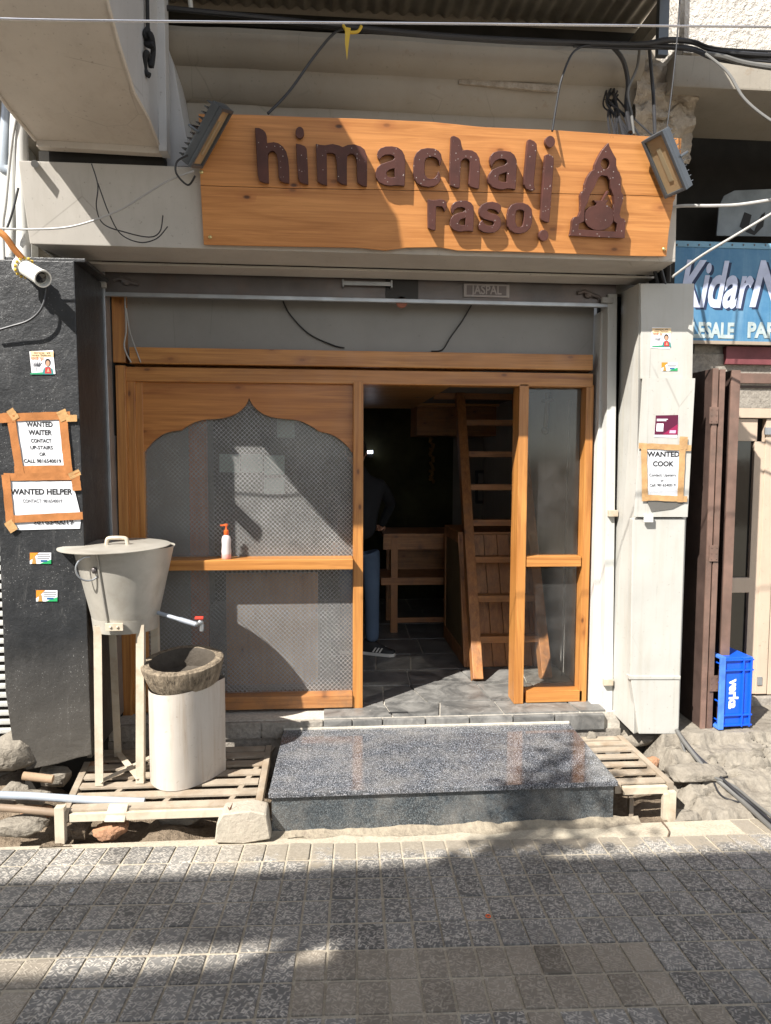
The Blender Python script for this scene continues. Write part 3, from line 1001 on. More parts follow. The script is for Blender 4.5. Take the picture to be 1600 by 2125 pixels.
# arched head board
AZ = [(735, 335), (724, 362), (710, 382), (690, 402), (660, 422), (630, 435), (600, 444), (550, 450), (500, 452), (465, 458), (430, 470), (405, 483), (380, 499), (362, 513),
      (345, 514), (310, 518), (275, 528), (245, 544), (215, 566), (190, 590), (168, 618), (155, 636), (138, 636), (136, 238), (1310, 238), (1310, 634), (1300, 632), (1290, 615), (1270, 593), (1240, 566),
      (1205, 543), (1165, 528), (1135, 522), (1118, 518), (1095, 500), (1060, 480), (1030, 466), (1000, 457), (970, 453), (930, 450), (890, 446), (850, 437), (815, 424), (785, 404), (762, 382), (746, 360)]
loop = [at(240+a/2.6556, 700+b/2.6556, .018) for a, b in AZ]
MB().prism([loop], (0, .022, 0)).build('arch_board', wood('x', (.48, .20, .05), (.25, .088, .02)), sf, .0015)
xl, xr = at(299, 1100, .05).x, at(734, 1100, .05).x
MB().box(xl, xr, .052, .057, zs1, zl).build('pane', M_GLASSP, sf, 0)
MB().box(xl, xr, .052, .057, zb1-.01, zs0).build('pane', M_GLASSP, sf, 0)
# right sidelight
fbx('sidelight_rail', 1092.5, 1206, 1155, 1176, -.012, .10, WX)
fbx('sidelight_rail', 1092.5, 1208.5, 1434, 1457, -.012, .10, WX)
MB().box(at(1085, 1000, .075).x, at(1212, 1000, .075).x, .075, .079, at(1150, 1430, .075).z, at(1150, 1180, .075).z).build('pane', M_GLASSC, sf, 0)
MB().box(at(1085, 1000, .075).x, at(1212, 1000, .075).x, .075, .079, at(1150, 1157, .075).z, at(1150, 802, .075).z).build('pane', M_GLASSC, sf, 0)
# post and fittings seen through the patterned window
iw = thing('inner_partition', (-.5, .35, 0), 'orange wooden post standing inside behind the arched window', 'partition')
xa, xb = at(394, 1100, .3).x, at(430, 1100, .3).x
MB().box(xa, xb, .3, .36, 0, 2.1).build('post', wood('z', (.5, .17, .07), (.3, .1, .04)), iw, .004)
MB().box(at(300, 1100, .3).x, xa-.002, .32, .335, .05, 2.1).build('board', M_ROOM, iw)
sb = thing('switch_panel', at(490, 960, .5), 'pale teal switch boards on the dark wall inside the arched window', 'panel')
for (pa, pb, ya, yb_) in ((455, 498, 942, 980), (500, 545, 942, 980), (548, 590, 945, 985), (575, 611, 868, 908), (548, 590, 992, 1025)):
    q = MB(); fb(q, pa, pb, ya, yb_, .40, .43); q.build('plate', M_TEAL, sb, .004)
bp = thing('back_panel', at(600, 1300, .6), 'brown board counter seen low behind the patterned window', 'counter')
q = MB(); fb(q, 470, 660, 1190, 1450, .55, .6); q.build('board', wood('z', (.5, .26, .11), (.32, .14, .05)), bp, .004)
# soap dispenser
sp = thing('soap_dispenser', at(470, 1160, -.05), 'clear pump bottle of pink soap with orange pump on the window sill', 'bottle')
c = Vector((at(470, 1150, -.05).x, -.05, zs1))
MB().lathe([(.001, 0), (.026, 0), (.030, .006), (.029, .03)], c, 20).build('soap', M_SOAP, sp, 0, True)
MB().lathe([(.0295, .03), (.031, .05), (.0275, .085), (.030, .12), (.024, .14), (.012, .15), (.012, .155)], c, 20).build('bottle', plain('clear_plastic', (.55, .5, .48), .15, 0, .5), sp, 0, True)
q = MB().lathe([(.014, .150), (.015, .152), (.015, .178), (.006, .182), (.005, .205), (.012, .206), (.012, .218), (.001, .22)], c, 16)
q.bar(c+Vector((.0, 0, .212)), c+Vector((-.035, -.008, .21)), .012, (0, 0, 1), .009)
q.build('pump', M_ORANGE, sp, 0, True)

# ------------------------------------------------------------------ rolling shutter
rsn = thing('rolling_shutter', (.4, -.15, 2.3), 'grey steel rolling shutter rolled up above the timber front between its guide rails', 'shutter')
YS = -.13
zb_ = at(740, 623, YS).z; zt_ = at(740, 560, YS).z
xa, xb = at(212, 590, YS).x, at(1278, 610, YS).x
MB().box(xa, xb, YS, YS+.03, zb_, zt_+.10).build('curtain', M_SHUT, rsn, .003)
MB().box(xa, xb, YS-.018, YS+.01, zb_-.012, zb_+.012).build('bottom_bar', M_RAIL, rsn, .003)
MB().box(xa, xb, YS+.031, .03, zb_+.03, zt_+.10).build('rolled_part', M_SHUT, rsn)
h = MB(); p0, p1 = at(712, 588, YS-.03), at(812, 590, YS-.03)
h.box(p0.x, p1.x, YS-.045, YS-.03, p0.z-.012, p0.z+.012)
h.box(p0.x-.006, p0.x+.004, YS-.05, YS, p0.z-.022, p0.z+.022); h.box(p1.x-.004, p1.x+.006, YS-.05, YS, p0.z-.022, p0.z+.022)
h.build('handle', M_RAIL, rsn, .003)
q = MB(); p0, p1 = at(962, 588, YS-.012), at(1057, 618, YS-.012)
q.box(p0.x, p1.x, YS-.014, YS-.001, p1.z, p0.z)
npl = q.build('nameplate', plain('cast_plate', (.30, .27, .26), .45, .5, .5, .2, 40), rsn, .004)
q = MB(); q.box(p0.x+.02, p1.x-.02, YS-.017, YS-.0145, p1.z+.012, p0.z-.012)
q.build('nameplate_field', plain('cast_plate_field', (.14, .12, .12), .5, .4), npl, .002)
text('lettering', 'JASPAL', .075, ((p0.x+p1.x)/2, YS-.0185, (p0.z+p1.z)/2), plain('cast_plate', (.30, .27, .26)), npl, .0012, .002, 0, 'CENTER', None, (p1.x-p0.x)*.66)
q = MB()
lk = at(838, 606, YS-.02)
q.lathe([(.001, -.02), (.035, -.02), (.035, .0), (.001, .0)], (lk.x-.01, YS-.004, zb_-.005), 16, Matrix.Rotation(R(90), 3, 'X'))
q.build('lock', plain('rusty_lock', (.28, .10, .06), .6, .3), rsn, .002)
q = MB(); fb(q, 800, 868, 575, 622, YS-.004, YS); q.build('lock_plate', plain('greasy_black', (.02, .018, .017), .5), rsn, .001)
for px_, pyy in ((262, 585), (1222, 612)):
    k = at(px_, pyy, YS-.015)
    q = MB().tube([k+Vector((-.07, 0, .01)), k+Vector((-.03, -.01, .02)), k+Vector((.02, -.01, 0)), k+Vector((.07, 0, -.012))], .012, 8)
    q.ell(k, (.03, .018, .02)); q.build('side_latch', M_SHUT, rsn, 0, True)
def railbox(a_t, b_t, a_b, b_b, yt, yb2, yf, yb, mat, name, bev=.003):
    p = [at(a_b, yb2, yf), at(b_b, yb2, yf), at(b_t, yt, yf), at(a_t, yt, yf)]
    MB().quadprism(p, (0, yb-yf, 0)).build(name, mat, rsn, bev)
railbox(199, 216, 234, 246, 560, 1490, -.15, .0, M_RAIL, 'guide_rail')
railbox(216.5, 229, 246.5, 253, 600, 1490, -.05, .03, M_BLACKGAP, 'rail_slot', 0)
railbox(1262, 1281, 1253, 1271, 610, 1478, -.15, .0, M_RAILL, 'guide_rail')
railbox(1246, 1261.5, 1243, 1252.5, 630, 1478, -.03, .03, M_BLACKGAP, 'rail_slot', 0)
for (px_, pyy, ww) in ((208, 590, 22), (1262, 622, 24)):
    q = MB(); fb(q, px_-ww/2, px_+ww/2, pyy-5, pyy+6, -.175, -.15); q.build('rail_clip', M_WCABLE, rsn, .002)
for (px_, pyy) in ((1274, 1066), (1264, 1417)):
    q = MB(); fb(q, px_-10, px_+9, pyy-7, pyy+6, -.18, -.15); q.build('rail_clip', M_CREAM, rsn, .002)

# ------------------------------------------------------------------ header box and hanging sign (leaning out by 13 degrees)
SN = Vector((0, -.9744, -.2250)); SUPV = Vector((0, -.2250, .9744)); S0 = Vector((0, -.675, 2.735))
def onsign(px, py, d=0.0):        # d = distance in front of the board face
    return atp(px, py, S0+SN*d, SN)
hb = thing('header_box', (0, -.4, 2.7), 'long beige sheet metal box above the shutter that carries the sign', 'header')
HB = -.034
c1 = atp(38, 333, S0+SN*HB, SN); c2 = atp(62, 506, S0+SN*HB, SN); c3 = atp(1402, 540, S0+SN*HB, SN); c4 = atp(1412, 330, S0+SN*HB, SN)
zbot = min(c2.z, c3.z)
def hz(p, z):                      # slide a point along the leaning face to height z
    return p+SUPV*((z-p.z)/SUPV.z)
ztop = c1.z
MB().quadprism([hz(c2, zbot), hz(c3, zbot), hz(c4, ztop), hz(c1, ztop)], -SN*.012).build('front_panel', M_BEIGE, hb, .004)
yb_ = -.165
b2 = Vector((at(160, 540, -.3).x+.02, yb_, zbot+.0)); b3 = Vector((at(1335, 580, yb_).x, yb_, zbot))
f2, f3 = hz(c2, zbot)-SN*.014, hz(c3, zbot)-SN*.014
ml = f2.lerp(b2, .62); mr = f3.lerp(b3, .62)
MB().quadprism([f2, f3, mr, ml], (0, 0, .012)).build('soffit_panel', M_BEIGE, hb, .002)
dz = Vector((0, 0, -.018))
MB().quadprism([ml+dz, mr+dz, b3+dz, b2+dz], (0, 0, .012)).build('soffit_lip', M_BEIGE, hb, .002)
f1, f4 = hz(c1, ztop)-SN*.014, hz(c4, ztop)-SN*.014
MB().quadprism([f1, f4, Vector((f4.x, -.06, ztop)), Vector((f1.x, -.06, ztop))], (0, 0, -.012)).build('top_panel', M_BEIGE, hb, .002)
e = Vector((.012, 0, 0))
MB().prism([[f3+Vector((0, .0, .014)), f4-Vector((0, 0, .014)), Vector((f4.x, -.06, ztop-.014)), Vector((f3.x, -.16, zbot+.014))]], -e).build('end_panel', M_PILLAR, hb)
MB().prism([[f2+Vector((0, .0, .014)), f1-Vector((0, 0, .014)), Vector((f1.x, -.06, ztop-.014)), Vector((f2.x, -.16, zbot+.014))]], e).build('end_panel', M_PILLAR, hb)
# thin stub of pipe and lip on the header's top left
MB().tube([atp(72, 340, S0+SN*(HB+.001), SN), atp(72, 340, S0+SN*(HB+.05), SN)], .018, 12).build('bolt', M_RAIL, hb, 0, True)

ss = thing('shop_sign', (0.6, -.7, 2.73), 'long orange varnished plank sign with raised maroon lettering and temple emblem', 'sign')
TOP = [(412, 236), (520, 238), (640, 243), (745, 246), (900, 253), (985, 262), (1010, 264), (1150, 270), (1240, 276), (1330, 282), (1414, 287)]
MID = [(416, 385), (600, 391), (800, 394), (1000, 399), (1150, 402), (1300, 405), (1402, 409)]
BOT = [(423, 508), (560, 511), (740, 514), (800, 520), (845, 514), (910, 513), (950, 520), (1050, 522), (1200, 527), (1300, 531), (1383, 532)]
R1 = [(1413, 320), (1410, 345)]; R2_ = [(1397, 420), (1396, 432), (1388, 480)]
def board(loop): return [onsign(a, b) for a, b in loop]
q = MB().prism([board(TOP+R1+[(x, y-.5) for x, y in MID[::-1]])], -SN*.03)
q.build('plank', WSIGN, ss, .003)
q = MB().prism([board([(x, y+.5) for x, y in MID]+R2_+BOT[::-1])], -SN*.03)
q.build('plank', WSIGN, ss, .003)
TH = .034
def letter(loops, name='letter', th=TH, mat=None, d0=.0005):
    # outlines are those of the front face; they are carried straight back to the board
    q = MB().prism([[onsign(a, b, th) for a, b in l] for l in loops], -SN*(th-d0))
    return q.build(name, mat or M_BROWNL, ss, .0022, False, True, 1)
def Z(ox, oy, k): return lambda pts: [(ox+a/k, oy+b/k) for a, b in pts]
def disc(cx, cy, rx, ry, n=22): return [(cx+rx*math.cos(2*math.pi*i/n), cy+ry*math.sin(2*math.pi*i/n)) for i in range(n)]
zA, zB, zC, zD, zE = Z(510, 240, 5.714), Z(770, 270, 6.667), Z(1000, 270, 8.421), Z(880, 400, 6.667), Z(1160, 270, 5.714)
letter([zA([(108, 142), (160, 145), (205, 168), (235, 200), (245, 240), (248, 325), (330, 312), (385, 325), (440, 365), (480, 425), (500, 500), (512, 620), (515, 800), (460, 795), (405, 770), (388, 730), (378, 520), (362, 455), (340, 425), (310, 415), (280, 430), (262, 460), (262, 520), (272, 800), (215, 795), (160, 770), (140, 700), (120, 330)])])
letter([zA(disc(640, 200, 50, 70))])
letter([zA([(595, 330), (650, 340), (700, 360), (722, 390), (735, 600), (742, 815), (690, 808), (640, 785), (620, 740), (605, 550)])])
letter([zA([(830, 332), (880, 345), (940, 350), (1030, 335), (1100, 350), (1150, 372), (1210, 345), (1290, 340), (1360, 362), (1410, 400), (1438, 480), (1440, 650), (1437, 840), (1380, 830), (1325, 790), (1318, 650), (1315, 530), (1300, 475), (1270, 450), (1235, 450), (1205, 475), (1200, 540), (1200, 820), (1140, 810), (1085, 770), (1080, 600), (1075, 520), (1060, 460), (1030, 442), (962, 440), (962, 560), (965, 825), (900, 812), (850, 775), (840, 560)])])
letter([zB([(85, 330), (95, 290), (130, 250), (200, 225), (290, 222), (370, 238), (430, 280), (465, 350), (475, 430), (472, 600), (465, 778), (400, 765), (340, 765), (270, 772), (190, 760), (110, 722), (72, 660), (65, 580), (85, 520), (130, 475), (200, 448), (300, 415), (328, 390), (318, 358), (270, 340), (200, 342), (150, 370), (118, 415), (95, 385)]),
        zB([(212, 600), (225, 570), (260, 545), (325, 530), (330, 650), (270, 658), (230, 640)])])
letter([zB([(590, 600), (590, 480), (600, 380), (630, 310), (690, 262), (780, 245), (870, 252), (935, 285), (970, 330), (980, 400), (955, 490), (940, 430), (910, 390), (860, 368), (800, 370), (760, 395), (745, 450), (742, 560), (750, 620), (780, 660), (830, 678), (880, 665), (915, 625), (935, 565), (955, 600), (968, 680), (940, 735), (880, 775), (800, 790), (710, 775), (640, 735), (605, 680)])])
letter([zB([(1110, 85), (1150, 78), (1210, 105), (1240, 140), (1252, 200), (1258, 280), (1330, 270), (1400, 280), (1460, 315), (1500, 390), (1512, 480), (1505, 640), (1495, 812), (1440, 805), (1370, 780), (1355, 740), (1368, 560), (1368, 440), (1350, 405), (1310, 390), (1270, 405), (1245, 440), (1238, 560), (1228, 802), (1170, 795), (1095, 765), (1090, 600), (1100, 300)])])
letter([zC([(140, 520), (155, 450), (205, 390), (290, 362), (400, 360), (500, 375), (570, 430), (610, 520), (612, 640), (605, 800), (590, 1045), (520, 1025), (440, 1022), (370, 1042), (280, 1030), (190, 1000), (125, 930), (108, 850), (128, 770), (185, 690), (300, 640), (400, 610), (445, 570), (435, 530), (390, 505), (310, 505), (240, 535), (190, 600), (178, 655), (150, 600)]),
        zC([(290, 830), (310, 780), (370, 755), (438, 735), (435, 905), (350, 905), (300, 880)])])
letter([zC([(810, 165), (850, 160), (920, 195), (960, 240), (965, 330), (940, 600), (915, 850), (910, 960), (925, 1020), (945, 1020), (900, 1060), (840, 1060), (775, 1020), (742, 950), (740, 860), (765, 600), (795, 250)])])
letter([zC([(1115, 430), (1160, 418), (1220, 440), (1260, 490), (1260, 560), (1235, 900), (1210, 1250), (1180, 1600), (1170, 1618), (1100, 1600), (1040, 1570), (1032, 1540), (1050, 1200), (1080, 800), (1105, 500)])])
letter([zC(disc(1196, 200, 84, 103))])
letter([zC(disc(1085, 1840, 82, 98))])
letter([zD([(54, 88), (110, 100), (160, 100), (220, 88), (280, 98), (312, 130), (318, 185), (290, 262), (275, 225), (250, 195), (210, 188), (170, 190), (165, 330), (160, 522), (110, 515), (58, 490), (54, 300)])])
letter([zD([(376, 220), (390, 165), (432, 125), (510, 105), (590, 108), (650, 135), (685, 185), (692, 250), (688, 400), (680, 540), (630, 528), (560, 530), (490, 540), (420, 520), (374, 480), (360, 430), (370, 360), (405, 310), (470, 280), (540, 265), (575, 240), (565, 212), (520, 200), (460, 208), (420, 240), (402, 300), (385, 270)]),
        zD([(485, 410), (500, 375), (540, 358), (575, 350), (572, 448), (520, 448), (490, 435)])])
letter([zD([(1070, 210), (1060, 170), (1020, 140), (950, 122), (870, 130), (800, 165), (768, 215), (762, 270), (778, 325), (830, 365), (900, 385), (950, 395), (972, 420), (960, 448), (910, 458), (860, 445), (825, 415), (808, 375), (774, 410), (758, 460), (768, 510), (820, 545), (900, 558), (980, 548), (1040, 510), (1068, 455), (1070, 390), (1045, 335), (1000, 300), (940, 285), (890, 268), (875, 245), (900, 225), (950, 228), (1000, 245), (1035, 290), (1060, 250)])])
letter([zD([(1156, 400), (1156, 300), (1170, 225), (1212, 165), (1280, 138), (1370, 138), (1440, 165), (1490, 220), (1500, 310), (1495, 420), (1470, 490), (1410, 545), (1330, 568), (1250, 555), (1188, 515), (1160, 465)]),
        zD([(1265, 400), (1268, 290), (1280, 250), (1310, 235), (1360, 238), (1388, 260), (1388, 330), (1378, 420), (1365, 460), (1330, 475), (1290, 468)])])
em = letter([zE([(588, 150), (602, 195), (640, 270), (680, 340), (680, 420), (690, 480), (720, 500), (735, 560), (735, 650), (740, 735), (765, 770), (755, 850), (735, 920), (720, 1000), (735, 1040), (775, 1050), (792, 1090), (785, 1180), (780, 1280), (450, 1268), (135, 1250), (155, 1150), (160, 1070), (185, 1030), (235, 1020), (258, 960), (260, 860), (256, 770), (280, 720), (305, 715), (310, 640), (338, 560), (382, 490), (422, 465), (428, 410), (463, 330), (512, 240)]),
             zE(disc(550, 398, 52, 66, 18)),
             zE([(505, 535), (575, 545), (605, 600), (615, 690), (650, 780), (660, 870), (650, 1000), (655, 1080), (690, 1110), (690, 1205), (230, 1178), (240, 1110), (300, 1080), (305, 930), (345, 850), (370, 760), (430, 660), (465, 570)])], 'emblem')
q = MB().prism([[onsign(a, b, .030) for a, b in zE([(415, 830), (440, 836), (510, 834), (545, 770), (575, 715), (592, 728), (560, 785), (535, 832), (585, 828), (572, 850), (556, 880), (600, 905), (640, 955), (652, 1020), (642, 1090), (605, 1145), (545, 1180), (475, 1190), (405, 1178), (345, 1140), (308, 1080), (300, 1015), (320, 955), (365, 912), (440, 890), (448, 865), (425, 850)])]], -SN*.0295)
q.build('pot', M_BROWNL, em, .002)
for a, b in ((418, 357), (436, 492), (1378, 517)):
    p = onsign(a, b, .004)
    MB().ell(p, (.010, .006, .010), 10, 6).build('screw', plain('brass_screw', (.55, .45, .2), .35, .8), ss, 0, True)

# floodlights at both ends of the sign
def floodlight(c, along, face, label):
    """lamp with its long side along, its glass turned to face"""
    al = Vector(along).normalized(); fc = Vector(face); fc = (fc-al*fc.dot(al)).normalized(); sd = al.cross(fc)
    L, W, D = .158, .070, .034
    r = thing('floodlight', c, label, 'floodlight', 'floodlights on the sign')
    Mx = Matrix((al, sd, fc)).transposed().to_4x4(); Mx.translation = Vector(c)
    q = MB().box(-L, L, -W, W, -D, D*.2, Mx)
    q.build('housing', M_LAMPBODY, r, .006)
    q = MB()
    for a0, a1, b0_, b1 in ((-L, L, -W, -W+.016), (-L, L, W-.016, W), (-L, -L+.016, -W+.0165, W-.0165), (L-.016, L, -W+.0165, W-.0165)):
        q.box(a0, a1, b0_, b1, D*.2+.0005, D*.2+.018, Mx)
    q.build('bezel', M_LAMPBODY, r, .003)
    MB().box(-L+.017, L-.017, -W+.017, W-.017, D*.2+.001, D*.2+.006, Mx).build('glass', M_LAMPGLASS, r)
    MB().box(-L+.07, L-.07, -.012, .012, D*.2+.0065, D*.2+.009, Mx).build('light_strip', plain('led_strip', (.30, .24, .15), .4), r)
    for k in range(11):
        x = -L+.02+k*(2*L-.04)/10
        MB().box(x-.002, x+.002, -W+.01, W-.01, -D-.028, -D-.0005, Mx).build('fin', M_LAMPBODY, r)
    q = MB().tube([Mx @ Vector((0, -W-.004, -.02)), Mx @ Vector((0, -W-.012, -.07)), Mx @ Vector((0, W+.012, -.07)), Mx @ Vector((0, W+.004, -.02))], .006, 8)
    q.build('bracket', M_LAMPBODY, r, 0, True)
    return r
fl1 = floodlight(onsign(432, 283, .12), onsign(462, 228, .17)-onsign(402, 338, .10), Vector((1.0, -.22, -.2)), 'grey floodlight at the left end of the sign beside the cream box')
fl2 = floodlight(onsign(1383, 340, .10), onsign(1362, 288, .10)-onsign(1405, 392, .10), Vector((-1.0, -.42, -.3)), 'grey floodlight with orange tinted glass at the right end of the sign')

# ------------------------------------------------------------------ cream box that juts out over the street, top left
du = thing('projecting_box', at(200, 300, -.8), 'big cream sheet metal box jutting over the street above the header', 'projecting box')
sec = [(-.78, 330, 305, 75, 290), (-1.0, 305, 243, 18, 222), (-1.17, 276, 190, -25, 160), (-1.36, 246, 95, -80, 70), (-1.52, 220, 0, -130, -20)]
rows = []
for Y, rx, ry, lx, ly in sec:
    rows.append((at(rx, ry, Y), at(lx, ly, Y)))
r_, l_ = rows[-1]
rows.append((Vector((r_.x+.02, -1.74, r_.z+.38)), Vector((l_.x, -1.74, l_.z+.38))))
rows.append((Vector((r_.x+.02, -1.84, r_.z+.75)), Vector((l_.x, -1.84, l_.z+.75))))
rows.append((Vector((r_.x+.02, -1.86, r_.z+1.2)), Vector((l_.x, -1.86, l_.z+1.2))))
ZD = rows[-1][0].z
q = MB()
n = len(rows)
q.add([a for rr in rows for a in rr] , [(2*i, 2*i+1, 2*i+3, 2*i+2) for i in range(n-1)])
q.build('soffit', M_DUCT, du, 0, True)
loop = [rr[0]+Vector((.003, 0, 0)) for rr in rows]
xmean = rows[0][0].x
side = MB()
side.add(loop+[Vector((rows[0][0].x+.02, rows[0][0].y, ZD))], [tuple(range(n+1))])
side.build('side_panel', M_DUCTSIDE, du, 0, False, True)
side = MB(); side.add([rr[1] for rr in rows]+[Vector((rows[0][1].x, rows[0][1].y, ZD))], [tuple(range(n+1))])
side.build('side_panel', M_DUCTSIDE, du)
q = MB().tube([rr[0]+Vector((.004, 0, -.002)) for rr in rows], .008, 6); q.build('edge_strip', M_DUCT, du, 0, True)
q = MB().tube([rr[1]+Vector((-.004, 0, -.002)) for rr in rows], .008, 6); q.build('edge_strip', M_DUCT, du, 0, True)
a, b = rows[0]
MB().quadprism([b+Vector((0, .002, -.03)), a+Vector((.02, .002, -.03)), Vector((a.x+.02, a.y+.002, ZD)), Vector((b.x, b.y+.002, ZD))], (0, .05, 0)).build('back_frame', M_DUCT, du, .004)
q = MB().box(a.x+.004, a.x+.045, a.y-.03, a.y+.06, a.z-.03, ZD); q.build('corner_strip', M_DUCTSIDE, du, .004)
# narrower neck joining it to the wall
loop = [at(346, 92, -.62), at(360, 135, -.62), at(374, 215, -.62), at(388, 290, -.62), at(402, 345, -.62), at(346, 345, -.62)]
MB().prism([loop], (0, .3, 0)).build('neck', M_DUCTSIDE, du, .004)
MB().box(b.x-.02, at(340, 325, -.70).x, -.70, -.12, pz(345, -.7, 200)+.0, a.z-.01).build('gap_shade_block', M_DARKIN, du)  # dark block standing in for the shade between box and header
# knotted rope on its side
k = at(305, 60, -1.15)
rp = thing('knotted_rope', k, 'black knotted rope hanging on the side of the cream box', 'rope')
X = lambda a, b, y=-1.02: at(a, b, y)
q = MB().tube([X(305, -30), X(306, 20), X(307, 62)], .009, 8)
q.tube([X(307, 60), X(300, 72, -1.04), X(310, 84), X(316, 95, -1.05), X(302, 90), X(301, 76), X(313, 72, -1.05), X(318, 104), X(314, 138), X(311, 120), X(303, 110, -1.05), X(300, 140), X(304, 152), X(311, 157)], .013, 8, True, 6)
q.build('rope', M_ROPE, rp, 0, True)

# ------------------------------------------------------------------ pillars
bpz = at(100, 1580, -.64).z
YB = -.64
xl, xr = at(10, 1100, YB).x-.02, at(172, 1100, YB).x
bp = thing('black_pillar', ((xl+xr)/2, YB, bpz), 'pillar clad in scuffed black paint at the left of the shop', 'pillar')
zt_ = at(80, 540, YB).z
lp = [(31, 1576), (55, 1598), (120, 1585), (160, 1573), (190, 1567)]
loop = [at(a, b, YB) for a, b in lp]+[Vector((xr+.012, YB, .3)), Vector((xr-.01, YB, zt_)), Vector((xl-.02, YB, zt_)), Vector((xl-.005, YB, .35))]
MB().prism([loop], (0, .03, 0)).build('front_face', M_BLACK, bp, .006)
MB().quadprism([(xr-.02, YB+.031, bpz), (xr+.006, YB+.031, bpz), (xr-.012, YB+.031, zt_), (xr-.035, YB+.031, zt_)], (0, .47, 0)).build('side_face', M_BLACK, bp, .004)
MB().box(xl, xr-.03, YB+.20, -.05, -.36, zt_-.05).build('core', M_DARKIN, bp)
MB().box(at(30, 530, -.5).x, xr+.04, -.62, -.2, zt_+.002, zt_+.02).build('top_plate', M_BLACK, bp, .004)

YP = -.43
wp = thing('white_pillar', at(1380, 1520, YP), 'pale grey painted metal clad pillar between the two shops', 'pillar')
def fface(name, a_t, b_t, a_b, b_b, yt, yb2, yf, th, mat, par, bev=.006):
    return MB().quadprism([at(a_b, yb2, yf), at(b_b, yb2, yf), at(b_t, yt, yf), at(a_t, yt, yf)], (0, th, 0)).build(name, mat, par, bev)
fface('upper_sheet', 1329, 1441, 1331, 1437, 588, 786, YP, .05, M_PILLAR, wp)
fface('cover_sheet', 1334, 1443, 1316, 1427, 785, 1073, YP-.012, .011, M_PILLAR, wp, .002)
fface('lower_sheet', 1313, 1422, 1308, 1411, 1076, 1404, YP, .05, M_PILLAR, wp)
fface('foot_sheet', 1309, 1411, 1326, 1408, 1409, 1523, YP-.003, .05, M_PILLAR, wp)
fface('band', 1306, 1413, 1306, 1412, 1403, 1410, YP-.008, .05, M_PILLAR, wp, .003)
# side sheets running back to the guide rail
xs_t, xs_b = at(1329, 588, YP).x, at(1326, 1523, YP).x
zt_, zb2 = at(1385, 588, YP).z, at(1366, 1523, YP).z
xk = at(1285, 1000, -.15).x
MB().hexa([Vector((xs_b-.03, YP+.006, zb2)), Vector((xs_b+.03, YP+.04, zb2)), Vector((xk+.04, -.1, -.03)), Vector((xk, -.1, -.03)),
           Vector((xs_t-.004, YP+.006, zt_)), Vector((xs_t+.05, YP+.04, zt_)), Vector((xk+.05, -.1, zt_+.02)), Vector((xk, -.1, zt_+.02))]).build('side_sheet', M_PILLAR, wp, .006)
xR2 = at(1437, 1000, YP).x
MB().box(xR2-.03, xR2-.004, YP+.051, .0, zb2+.02, zt_).build('side_sheet', M_PILLAR, wp, .004)
MB().box(xs_t+.06, xR2-.03, YP+.12, .02, -.36, zt_-.02).build('core', M_DARKIN, wp)
q = MB(); fb(q, 1338, 1356, 1068, 1084, YP-.03, YP-.013); q.build('clip', M_RAILL, wp, .002)
q = MB(); q.prism([[at(a, b, YP-.016) for a, b in ((1342, 1040), (1422, 1043), (1396, 1056), (1352, 1062), (1348, 1052))]], (0, .002, 0)); q.build('torn_flap', plain('torn_dark', (.10, .095, .085), .7), wp)

# ------------------------------------------------------------------ notices and stickers
def sheet(mb, a_, b_, c_, d_, yf, wav=.003, n=8, seed=0):
    A, B, Cc, Dd = [at(*q, yf) for q in (a_, b_, c_, d_)]     # tl tr br bl
    def f(u, v):
        p = (A*(1-u)+B*u)*(1-v)+(Dd*(1-u)+Cc*u)*v
        return p+Vector((0, -abs(wav*nz((u*3+seed, v*3, seed), 1.3)), 0))
    mb.grid(f, n, n); return mb
def strip(par, a_, b_, wd, yf, mat, seed=0):
    A, B = at(*a_, yf), at(*b_, yf)
    d_ = (B-A).normalized(); s_ = Vector((d_.z, 0, -d_.x))*wd/2
    def f(u, v):
        p = A.lerp(B, u)+s_*(2*v-1)*(1+.10*nz((u*4+seed, v, seed), 2))
        return p+Vector((0, -.0015-.003*abs(nz((u*6, v*2, seed), 1.7)), 0))
    MB().grid(f, 12, 3).build('tape', mat, par, 0, True)
def notice(label, corners, yf, tape, lines):
    c = at(*corners[2], yf)
    r = thing('job_notice', c, label, 'notice', 'job notices taped to the pillars')
    sheet(MB(), *corners, yf, .0008, 8, c.x).build('paper', M_PAPER, r, 0, True)
    for i, (a_, b_, wd, mt) in enumerate(tape):
        strip(r, a_, b_, wd, yf-.003-.0006*i, mt, i*3.3+c.x)
    for s_, px_, py_, size, wpx, mt, bo in lines:
        p = at(px_, py_, yf-.0016)
        text('lettering', s_, size, p, mt, r, bo, 0, 0, 'CENTER', Matrix.Rotation(R(90), 3, 'X'), wpx*(p-CAMPOS).dot(FWD)/F)
    return r
YBn = YB-.004
T1, T2 = M_TAPE, M_TAPE2
notice('WANTED WAITER notice taped high on the black pillar', ((34, 872), (130, 870), (136, 975), (44, 978)), YBn,
       [((18, 866), (146, 862), .042, T1), ((30, 975), (140, 973), .04, T1), ((22, 860), (42, 985), .042, T1), ((130, 860), (143, 985), .042, T1), ((-4, 868), (32, 866), .05, T1), ((20, 850), (34, 870), .04, T2), ((126, 852), (136, 872), .05, T2), ((138, 868), (160, 868), .035, T2)],
       [('WANTED', 82, 881, 0.0361, 53, M_INK, 0.00109), ('WAITER', 83, 898, 0.0361, 47, M_INK, 0.00109), ('CONTACT', 85, 915, 0.0262, 41, M_INK, 0.00073), ('UP-STAIRS', 86, 929, 0.0262, 45, M_INK, 0.00055), ('OR', 88, 943, 0.0262, 13, M_INK, 0.00055), ('CALL 9816540019', 88, 957, 0.0262, 75, M_INK, 0.00055)])
